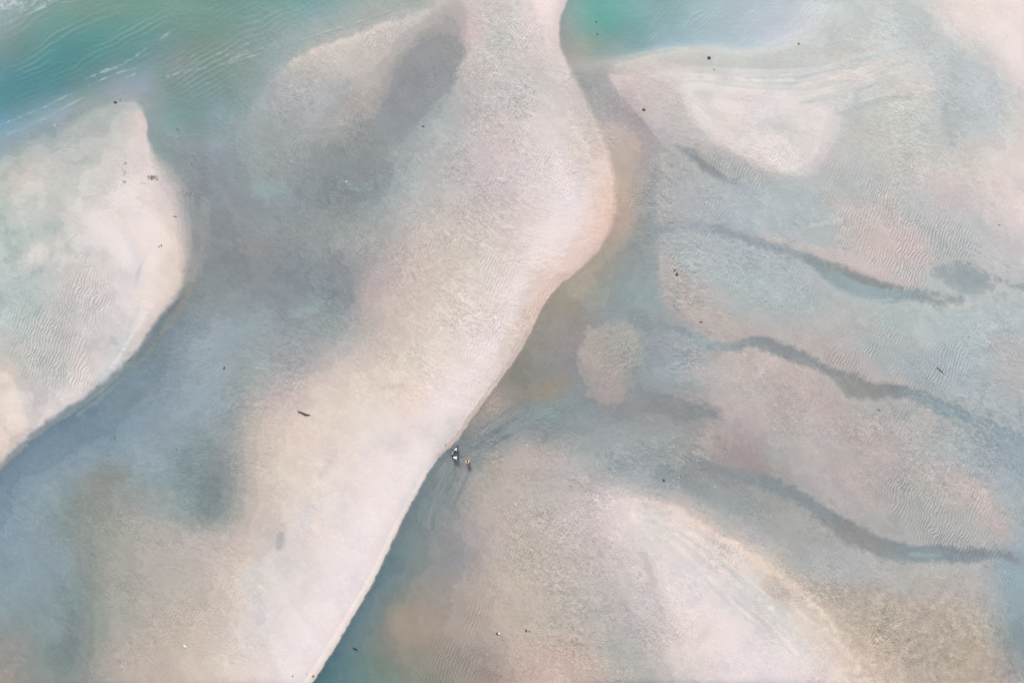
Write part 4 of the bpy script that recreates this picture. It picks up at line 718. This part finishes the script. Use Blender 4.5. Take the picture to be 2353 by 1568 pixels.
M_dark = mat('dark_wood', (.03, .026, .022), .8, .2, .4, 20); M_grey = mat('weathered_wood', (.16, .135, .12), .85, .2, .35, 18)
M_black = mat('black_wood', (.012, .016, .016), .7, .3, .4, 20); M_brown = mat('brown_wood', (.13, .085, .06), .85, .2, .4, 16)
M_weed = mat('dark_seaweed', (.035, .04, .034), .6, .4, .5, 25); M_weedg = mat('green_seaweed', (.05, .075, .045), .55, .4, .5, 25); M_weedb = mat('brown_seaweed', (.13, .10, .085), .7, .3, .4, 25)
M_rock = mat('dark_stone', (.07, .075, .075), .7, .3, .4, 9); M_rockl = mat('pale_stone', (.42, .39, .36), .8, .2, .3, 9)
M_shell = mat('white_shell', (.78, .77, .75), .45, .5, .08, 9); M_clod = mat('brown_clods', (.30, .23, .18), .9, .1, .45, 7); M_clodp = mat('pale_clods', (.5, .44, .41), .9, .1, .3, 7)
M_rust = mat('orange_leaf', (.42, .17, .06), .7, .2, .3, 14); M_lgreen = mat('mossy_film', (.12, .16, .13), .6, .4, .4, 12)

def wood(name, x, y, pts_, R, m, label, cat='driftwood', twigs=(), bark=None, dz=0):
    """a stick lying on the sand: main stem with side twigs; pts_ in metres round (x, y)"""
    e = empty(name, x, y, 0, dz); r = random.Random(int(x*7+y))
    P = [(a, b, R[i]*.55+.01*math.sin(i*1.7)) for i, (a, b) in enumerate(pts_)]
    Q = []; RR = []
    for i in range(len(P)-1):
        for k in range(4):
            t = k/4; Q.append([P[i][j]*(1-t)+P[i+1][j]*t+(r.uniform(-.008, .008) if j < 2 else 0) for j in range(3)]); RR.append((R[i]*(1-t)+R[i+1]*t)*r.uniform(.88, 1.12))
    Q.append(P[-1]); RR.append(R[-1])
    bm = bmesh.new(); tube(bm, Q, RR, 8, jit=.12, rnd=r); new('stem', bm, m, e)
    for tw in twigs:
        bm = bmesh.new(); n = len(tw)
        tube(bm, [(a, b, .04+.03*i) for i, (a, b) in enumerate(tw)], [.022*(1-.6*i/(n-1)) for i in range(n)], 6, jit=.1, rnd=r); new('twig', bm, m, e)
    return tag(e, label, cat)
wood('driftwood_branch', 700, 949, [(-1.02, .40), (-.86, .28), (-.55, .16), (-.20, .02), (.15, -.14), (.45, -.20), (.98, -.27)], [.045, .06, .09, .12, .12, .085, .03], M_dark,
     'long dark driftwood branch lying alone on the pale central sandbar', 'driftwood', [[(-.8, .25), (-.9, .08), (-.78, .02)], [(.42, -.16), (.46, -.02)], [(.62, -.2), (.7, -.08)], [(-.1, 0), (.05, -.13), (.08, -.16)]])
wood('driftwood_stick', 2160, 850.5, [(-.49, .42), (-.2, .14), (.05, -.08), (.46, -.43)], [.045, .045, .05, .03], M_black, 'thin straight black stick lying in rippled blue-grey sand near the right edge', 'driftwood', [[(.1, -.1), (.2, -.06)]])
wood('driftwood_log', 816, 1490, [(-.30, .16), (-.12, .06), (.1, -.03), (.30, -.12)], [.10, .09, .09, .07], M_black, 'short thick black log under the green water beside the sandbar tip', 'log', [[(-.25, .15), (-.28, .02)]], dz=-gz(816, 1490)-.06)
wood('driftwood_stick', 853, 1458.5, [(-.3, .14), (-.1, .04), (.12, -.02), (.3, -.12)], [.03, .02, .02, .035], M_dark, 'small grey stick under water just above the thick black log', 'driftwood', dz=-gz(853, 1458)-.05)
wood('driftwood_twig', 1610, 739, [(-.25, -.03), (-.08, -.01), (.2, -.05)], [.03, .05, .03], M_black, 'small black forked twig at the edge of the flats right of the tan mound', 'driftwood', [[(-.1, 0), (.02, .1), (.12, .2)]])
wood('driftwood_twig', 2020, 941, [(-.22, .14), (-.1, .03), (.05, -.03), (.2, -.1)], [.025, .04, .035, .03], M_dark, 'small dark twig on pink sand below the second grey channel', 'driftwood', [[(-.14, .04), (-.2, .12)]])
wood('driftwood_stick', 260, 1007.5, [(.02, .02), (.15, .08), (.30, .14)], [.03, .045, .025], M_black, 'larger of two black sticks in the blue channel at lower left', 'driftwood', [[(.12, .06), (.18, .02)]])
wood('driftwood_stick', 253.5, 1010.5, [(-.14, -.06), (-.05, 0), (.05, .05)], [.02, .035, .03], M_black, 'smaller of two black sticks in the blue channel at lower left', 'driftwood', [[(-.02, 0), (.02, -.04)]])
wood('driftwood_stick', 405, 1032, [(-.07, .13), (0, 0), (.06, -.13)], [.03, .045, .025], M_black, 'short black stick in grey shallows right of the two black sticks', 'driftwood', [[(0, 0), (.05, .04)]])
wood('driftwood_twig', 407.5, 297, [(-.2, -.12), (-.05, -.08), (.07, .0), (.08, .15)], [.015, .04, .045, .02], M_black, 'curved black twig floating over the arcs of small waves at upper left', 'driftwood', [[(.02, -.04), (.1, -.06)]], dz=-gz(407, 297)-.03)
wood('driftwood_twig', 403, 497, [(-.35, .06), (-.15, -.04), (.1, -.03), (.38, -.12)], [.02, .045, .03, .015], M_brown, 'brown twig with a side knot on the right rim of the western sandbar', 'driftwood', [[(.05, 0), (.12, -.14)]])
wood('driftwood_twig', 1038.5, 1031.3, [(-.2, .1), (0, 0), (.2, -.14)], [.03, .04, .03], M_brown, 'short brown stick at the water edge left of the person in light blue', 'driftwood', [[(0, 0), (-.02, -.1)]])
wood('driftwood_twig', 705, 1545.5, [(-.03, .12), (0, 0), (.07, -.13)], [.02, .025, .015], M_brown, 'tiny brown twig on the bright rim near the bottom edge', 'driftwood', [[(0, .02), (.05, .05)]])
wood('driftwood_twig', 1364, 1243, [(-.02, .1), (0, 0), (.04, -.1)], [.02, .028, .015], M_dark, 'tiny dark twig on the mottled tan flat below the braided streams', 'driftwood', [[(0, 0), (.05, .03)]])

def weed(name, x, y, spots, m, label, cat='seaweed', m2=None, dz=.0):
    """tangle of seaweed: a lumpy heart and curling strands"""
    e = empty(name, x, y, 0, dz); r = random.Random(int(x*3+y))
    for k, (a, b, s) in enumerate(spots):
        bm = bmesh.new(); lump(bm, (a, b, .02), (s, s*.7), .45, k+x, 2, .5)
        for j in range(7):
            an = r.uniform(0, 6.28); P = [(a, b, .03)]; px, py = a, b
            for i in range(5):
                an += r.uniform(-.8, .8); px += math.cos(an)*s*.35; py += math.sin(an)*s*.35; P.append((px, py, .035+r.uniform(0, .02)))
            tube(bm, P, [.03*s/.15, .028*s/.15, .022*s/.15, .018*s/.15, .014*s/.15, .006], 5, jit=.2, rnd=r)
        new('clump', bm, m if not (m2 and k % 2) else m2, e)
    return tag(e, label, cat)
weed('seaweed_clump', 1628, 134, [(.0, .02, .17), (-.14, -.10, .10), (.12, -.12, .10), (.2, .0, .05), (-.2, .08, .05)], M_weed, 'dark tangled seaweed on pale flats just below the turquoise lagoon')
weed('seaweed_clump', 1640, 160.5, [(0, 0, .06), (-.18, -.07, .035)], M_weed, 'tiny dark seaweed scrap below the tangled seaweed near the lagoon')
weed('seaweed_clump', 1834, 101, [(-.02, .02, .09), (.04, -.12, .06), (.08, .1, .05)], M_weed, 'small black seaweed scrap where the lagoon ends at upper right')
weed('seaweed_clump', 1478.5, 252.5, [(.0, .05, .14), (.18, .03, .08), (-.12, -.08, .10), (-.2, .03, .05), (.12, -.13, .05)], M_weedb, 'brown seaweed tangle on the pink flat right of the tan channel')
weed('seaweed_clump', 1553.5, 629, [(.05, -.12, .15), (.08, .10, .08)], M_weed, 'dark seaweed lump on the ragged rim of the right flats, lower of the pair')
weed('seaweed_clump', 1549, 621, [(-.06, .1, .08), (.06, 0, .07)], M_weed, 'thin dark seaweed strand just above the dark seaweed lump')
weed('seaweed_clump', 972, 290, [(-.14, -.05, .07), (.03, -.06, .07), (.1, .05, .08)], M_weed, 'three grey seaweed dots beside the grey trough on the central bar')
weed('seaweed_clump', 1209.5, 1447, [(-.1, .02, .15), (-.14, .16, .06)], M_weedg, 'dark green seaweed lump on the tan flat near the bottom')
weed('seaweed_clump', 1215.5, 1448.5, [(0, 0, .08), (.08, -.05, .05)], M_weedb, 'small brown scrap right beside the dark green seaweed lump')
weed('seaweed_clump', 1050, 1026, [(.0, .1, .07), (.14, .14, .05), (-.1, .05, .04)], M_weed, 'dark seaweed scraps in the stream just above the person in light blue')
weed('seaweed_clump', 515, 845, [(.0, .0, .12), (.05, .18, .06), (-.1, -.12, .05)], M_weedb, 'faint brown weed smudge in the grey shallows left of centre')
weed('seaweed_clump', 2293.5, 517, [(-.08, 0, .06), (.08, .01, .05)], M_weed, 'two dark weed dots near the right edge beside pale sand')
weed('seaweed_clump', 720, 1550, [(0, 0, .14), (-.06, -.12, .08)], M_rust, 'orange-brown leaf scrap on the bright rim at the bottom edge', 'leaf')

def rock(x, y, r, m, label, cat='rock', flat=.6, name='rock', cap=None, dz=0, seed=1, rot=0):
    e = empty(name, x, y, rot, dz)
    bm = bmesh.new(); lump(bm, (0, 0, r[1]*.15), r, flat, seed, 3, .35); new('boulder' if cat == 'rock' else 'body', bm, m, e)
    if cap is not None:
        bm = bmesh.new(); lump(bm, (r[0]*.15, 0, r[1]*.15+r[0]*flat*.45), (r[0]*.8, r[1]*.8), flat*.7, seed+3, 2, .5); new('crust', bm, cap, e)
    return tag(e, label, cat)
rock(1369.5, 50.5, (.17, .09), M_weed, 'dark oval rock under the turquoise lagoon, upper of two', seed=2, cap=M_lgreen, dz=-gz(1369.5, 50.5)-.05)
rock(1371.5, 78.5, (.12, .09), M_rock, 'small dark rock under the turquoise lagoon, lower of two', seed=4, cap=M_lgreen, dz=-gz(1371.5, 78.5)-.02, rot=.6)
rock(264.5, 235, (.22, .12), M_rock, 'dark grey rock at the northern tip of the western sandbar', seed=5, cap=M_rock)
rock(276, 231.5, (.08, .06), M_rock, 'small grey stone right of the dark grey rock on the western tip', seed=7, cap=M_rock)
rock(440, 377, (.10, .07), M_dark, 'tiny black stone in the grey shallows right of the western sandbar', seed=8, cap=M_rock)
rock(372.5, 564.5, (.10, .09), M_black, 'tiny black stone on the pale rim of the western sandbar', seed=9, cap=M_rock)
rock(367, 566.5, (.12, .08), M_clod, 'small tan clod beside the tiny black stone', 'clod', .5, 'sand_clod', seed=10)
rock(1142, 1453.5, (.15, .17), M_rock, 'grey-green stone on the tan flat near the bottom, left of the seaweed', seed=11, cap=M_lgreen)
rock(1146.5, 1454, (.16, .18), M_shell, 'pale lump of shell pressed against the grey-green stone', 'shell', .5, 'shell_lump', seed=12)
rock(1524.5, 1102.5, (.13, .19), M_rock, 'dark oval stone in the grey channel below centre right', seed=13, cap=M_rock, rot=.5)
rock(1563, 1093, (.05, .09), M_black, 'tiny black pebble touching a white shell in the grey channel', seed=14, cap=M_rock, rot=.6)
rock(1023, 1020.5, (.10, .06), M_grey, 'tiny brown pebble on the beach left of the group of people', seed=15, cap=M_brown)
rock(673.5, 1549.5, (.09, .08), M_brown, 'tiny brown pebble on white sand at the bottom edge', seed=16, cap=M_brown)
rock(2225, 773, (.08, .06), M_rock, 'tiny dark pebble on the blue-grey flats at far right', seed=17, cap=M_rock)

def shell(x, y, L, wd, ang, label, n=2, dz=.01, name='shell'):
    """open bivalve: each valve a ribbed bowl"""
    e = empty(name, x, y, ang, dz)
    for k in range(n):
        bm = bmesh.new(); A, B = 14, 6; g = []
        for j in range(B+1):
            t = j/B
            g.append([bm.verts.new((math.cos(a*2*math.pi/A)*L/2*t*(1+.05*math.cos(a*2.5)), math.sin(a*2*math.pi/A)*wd/2*t, wd*.35*(1-t*t)+.004*(a % 2)*t)) for a in range(A)])
        for j in range(B):
            for a in range(A):
                q = (g[j][a], g[j][(a+1) % A], g[j+1][(a+1) % A], g[j+1][a]); bm.faces.new(q)
        bmesh.ops.remove_doubles(bm, verts=bm.verts, dist=1e-5)
        o = new('valve', bm, M_shell, e); o.location = (0, (k-.5*(n-1))*wd*.95, 0); o.rotation_euler = (0, 0, k*.5)
    return tag(e, label, 'shell')
shell(795, 417.5, .36, .15, 1.35, 'white open shell pair in the dark grey water left of centre')
shell(425.5, 1483.5, .42, .24, .9, 'large white shell on beige sand near the bottom left')
shell(1560.5, 1096.5, .14, .11, .3, 'small white shell touching a black pebble in the grey channel', 2)
shell(1641.5, 1117.5, .13, .10, .7, 'small white shell on the rim of the pink wet patch', 2)
shell(1211, 1022, .18, .10, 1.8, 'small white shell on the sand right of the people')
shell(124, 288, .34, .12, -.5, 'white shell at the waterline of the western sandbar, upper left')
shell(1408, 266.5, .12, .09, .2, 'tiny white shell in the tan channel at upper centre right')

def heap(x, y, rx, ry, n, m, label, name='clod_heap', seed=0, s=(.04, .09), parts=1, ring=False):
    e = empty(name, x, y); r = random.Random(seed)
    for p in range(parts):
        bm = bmesh.new()
        for k in range(n//parts):
            a = r.gauss(0, .45)*rx; b2 = r.gauss(0, .45)*ry; q = r.uniform(*s)
            lump(bm, (a, b2, gz(x+a*PX, y-b2*PX)-gz(x, y)+q*.15), (q, q*r.uniform(.5, 1)), .6, k+seed, 1, .6)
        o = new('clods', bm, m if p == 0 else M_clodp, e); o['kind'] = 'stuff'
    return tag(e, label, 'clod heap', 'heaps of brown clods on the western sandbar')
heap(352, 408, .75, .34, 90, M_clod, 'dense brown heap of clods on the western sandbar, largest of the heaps', seed=3, s=(.04, .10), parts=2)
heap(430, 443, 1.0, .5, 70, M_clodp, 'pale heap of clods at the water edge right of the dense brown heap', seed=4, s=(.04, .09), parts=2)
heap(289, 375, .35, .4, 22, M_clod, 'upper patch of scattered brown clods left of the dense heap', seed=5, s=(.025, .06))
heap(287, 398, .38, .6, 26, M_clod, 'middle patch of scattered brown clods left of the dense heap', seed=6, s=(.025, .06))
heap(288, 419, .42, .4, 26, M_clod, 'lower patch of scattered brown clods left of the dense heap', seed=7, s=(.025, .06))
heap(330, 422, .5, .12, 14, M_clod, 'short row of small clods just below left of the dense heap', seed=8, s=(.025, .05))

# ------------------------------------------------------------------ people gathering shells
def skin(verts, edges, radii, sub=2, root=0):
    me = bpy.data.meshes.new('s'); me.from_pydata(verts, edges, []); o = bpy.data.objects.new('s', me); S.collection.objects.link(o)
    md = o.modifiers.new('k', 'SKIN'); md.use_smooth_shade = True
    for i, r in enumerate(radii):
        sv = me.skin_vertices[0].data[i]; sv.radius = (r, r) if not isinstance(r, tuple) else r; sv.use_root = (i == root)
    sb = o.modifiers.new('u', 'SUBSURF'); sb.levels = sub; sb.render_levels = sub
    dg = bpy.context.evaluated_depsgraph_get(); out = bpy.data.meshes.new_from_object(o.evaluated_get(dg))
    bpy.data.objects.remove(o); bpy.data.meshes.remove(me); return out
def person(x, y, ang, lean, ph, hands, skinm, shirtm, shortm, hairm, label, sleeve=.5, legs=None, trouser=.45, TH=.50):
    """bending figure; local +x is ahead. lean = horizontal pelvis-to-neck distance, ph = pelvis height"""
    e = empty('person', x, y, ang)
    th = TH; cz = ph+math.sqrt(max(th*th-lean*lean, .0025))
    pel = (0, 0, ph); wa = (lean*.35, 0, ph+(cz-ph)*.38+.02); ch = (lean*.72, 0, ph+(cz-ph)*.74+.03); nk = (lean*1.02, 0, cz+.02)
    hd = (lean*1.02+.13, 0, cz+.05+.06*(1-lean*1.6)); top = (hd[0]+.07, 0, hd[2]+.05)
    V = [pel, wa, ch, nk, hd, top]; R = [(.13, .16), (.12, .15), (.125, .17), .06, .085, .07]; Ed = [(0, 1), (1, 2), (2, 3), (3, 4), (4, 5)]
    L = legs or [(.10, .10, -.02), (-.08, -.10, .02)]
    arms = []; lg = []
    for s, hnd in zip((1, -1), hands):
        sh = (lean*.86, s*.17, cz-.02); el = [(sh[i]*.48+hnd[i]*.52) for i in range(3)]; el[1] += s*.05; el[2] += .03
        wr = [el[i]*.12+hnd[i]*.88 for i in range(3)]
        i0 = len(V); V += [sh, tuple(el), tuple(wr), tuple(hnd)]; R += [.062, .043, .029, (.036, .022)]; Ed += [(2, i0), (i0, i0+1), (i0+1, i0+2), (i0+2, i0+3)]
        arms.append((sh, el, wr, hnd))
    for s, (fx_, fy_, kx) in zip((1, -1), L):
        hp = (-.02, s*.09, ph-.06); kn = (fx_*.5+.12+kx, s*.12+fy_*.1, ph*.5+.03); ak = (fx_, s*.13+fy_*.3, .08); toe = (fx_+.16, s*.15+fy_*.3, .03)
        i0 = len(V); V += [hp, kn, ak, toe]; R += [.095, .06, .04, (.045, .025)]; Ed += [(0, i0), (i0, i0+1), (i0+1, i0+2), (i0+2, i0+3)]
        lg.append((hp, kn, ak, toe))
    # nose and ears grow from the head
    i0 = len(V); V += [(hd[0]+.05, 0, hd[2]-.10)]; R += [.016]; Ed += [(4, i0)]
    for s in (1, -1): i0 = len(V); V += [(hd[0], s*.095, hd[2]-.01)]; R += [.018]; Ed += [(4, i0)]
    me = skin(V, Ed, R)
    bm = bmesh.new(); bm.from_mesh(me); bpy.data.meshes.remove(me)
    for s, (sh, el, wr, hnd) in zip((1, -1), arms):      # five bent fingers per hand
        dv = (Vector(hnd)-Vector(wr)).normalized(); sd = dv.cross(Vector((0, 0, 1)));  sd = sd.normalized() if sd.length > .01 else Vector((0, 1, 0))
        up = sd.cross(dv)
        for k, (o_, l) in enumerate(((-.027, .075), (-.009, .085), (.009, .08), (.026, .06))):
            p0 = Vector(hnd)+sd*o_-dv*.01; p1 = p0+dv*l*.5; p2 = p1+(dv*.7-up*.7)*l*.3; p3 = p2+(dv*.3-up*.95)*l*.3
            tube(bm, [p0, p1, p2, p3], [.010, .0095, .0085, .006], 6)
        p0 = Vector(hnd)-dv*.05-sd*.03*s; tube(bm, [p0, p0-sd*.035*s+dv*.02, p0-sd*.045*s+dv*.05-up*.01], [.012, .011, .008], 6)
    for s in (1, -1): lump(bm, (hd[0]+.055, s*.035, hd[2]-.06), (.012, .012), 1, 1, 1, 0)
    new('body', bm, skinm, e)
    def k(r, f, a): return tuple(q*f+a for q in r) if isinstance(r, tuple) else r*f+a
    V2 = [(-.05, 0, ph+.0), wa, ch, (lean*.93, 0, cz)]; R2 = [(.15, .175), (.135, .165), (.15, .19), .085]; E2 = [(0, 1), (1, 2), (2, 3)]
    for (sh, el, wr, hnd) in arms:
        i0 = len(V2); t = min(sleeve*2, 1); q = tuple(sh[i]*(1-t)+el[i]*t for i in range(3)); V2 += [sh, q]; R2 += [.082, .066]; E2 += [(2, i0), (i0, i0+1)]
        if sleeve > .55:
            t = (sleeve-.5)*2; V2 += [tuple(el[i]*(1-t)+wr[i]*t for i in range(3))]; R2 += [.05]; E2 += [(i0+1, i0+2)]
    me = skin(V2, E2, R2, 2, 1); bm = bmesh.new(); bm.from_mesh(me); bpy.data.meshes.remove(me); new('shirt', bm, shirtm, e)
    V3 = [(-.01, 0, ph-.005)]; R3 = [(.155, .18)]; E3 = []
    for (hp, kn, ak, toe) in lg:
        i0 = len(V3); t = min(trouser*2, 1); V3 += [hp, tuple(hp[i]*(1-t)+kn[i]*t for i in range(3))]; R3 += [.115, .09]; E3 += [(0, i0), (i0, i0+1)]
        if trouser > .55: t = (trouser-.5)*2; V3 += [tuple(kn[i]*(1-t)+ak[i]*t for i in range(3))]; R3 += [.06]; E3 += [(i0+1, i0+2)]
    me = skin(V3, E3, R3, 2, 0); bm = bmesh.new(); bm.from_mesh(me); bpy.data.meshes.remove(me); new('shorts' if trouser < .55 else 'trousers', bm, shortm, e)
    bm = bmesh.new(); lump(bm, (hd[0]-.0, 0, hd[2]+.03), (.118, .112), .92, 3, 3, .08); new('hair', bm, hairm, e)
    return tag(e, label, 'person')
M_skin = mat('skin', (.42, .24, .17), .5, .4, .08, 5); M_skin2 = mat('skin_tan', (.33, .18, .12), .5, .4, .08, 5); M_hair = mat('black_hair', (.012, .011, .012), .55, .4, .3, 60)
M_white = mat('white_cloth', (.82, .82, .83), .85, .1, .05, 8); M_yel = mat('yellow_cloth', (.88, .66, .36), .85, .1, .08, 8); M_red = mat('red_cloth', (.62, .12, .07), .85, .1, .1, 8)
M_blue = mat('light_blue_cloth', (.42, .56, .76), .85, .1, .08, 8); M_navy = mat('navy_cloth', (.012, .03, .06), .85, .1, .2, 8); M_pale = mat('pale_green_cloth', (.50, .55, .50), .85, .1, .1, 8); M_blk = mat('black_cloth', (.02, .02, .022), .85, .1, .2, 8)
person(1042.6, 1048.3, math.radians(-8), .53, .80, [(.62, -.22, .12), (.50, -.52, .10)], M_skin, M_white, M_blk, M_hair, 'person in a white long-sleeved shirt bending over the stream with both arms reaching down', sleeve=.85, trouser=.9, TH=.56)
person(1075.6, 1063.4, math.radians(97), .36, .74, [(.52, .20, .12), (.55, -.16, .12)], M_skin, M_yel, M_red, M_hair, 'person in a yellow top and red shorts bending over, apart on the right', sleeve=.8, legs=[(-.05, .0, -.02), (-.46, -.2, -.25)], trouser=.45)
person(1049.0, 1028.0, math.radians(-112), .30, .62, [(.48, .24, .08), (.46, -.2, .08)], M_skin2, M_blue, M_navy, M_hair, 'person in a light blue shirt and navy trousers crouching, uppermost of the group', sleeve=.45, legs=[(.12, .05, .08), (.02, -.1, .1)], trouser=.95)
person(1038.9, 1040.8, math.radians(28), .26, .50, [(.56, .10, .08), (.62, -.12, .10)], M_skin2, M_pale, M_blk, M_hair, 'person in a pale green top crouching between the blue and the white shirts', sleeve=.3, legs=[(.14, .05, .14), (.1, -.05, .14)], trouser=.5)
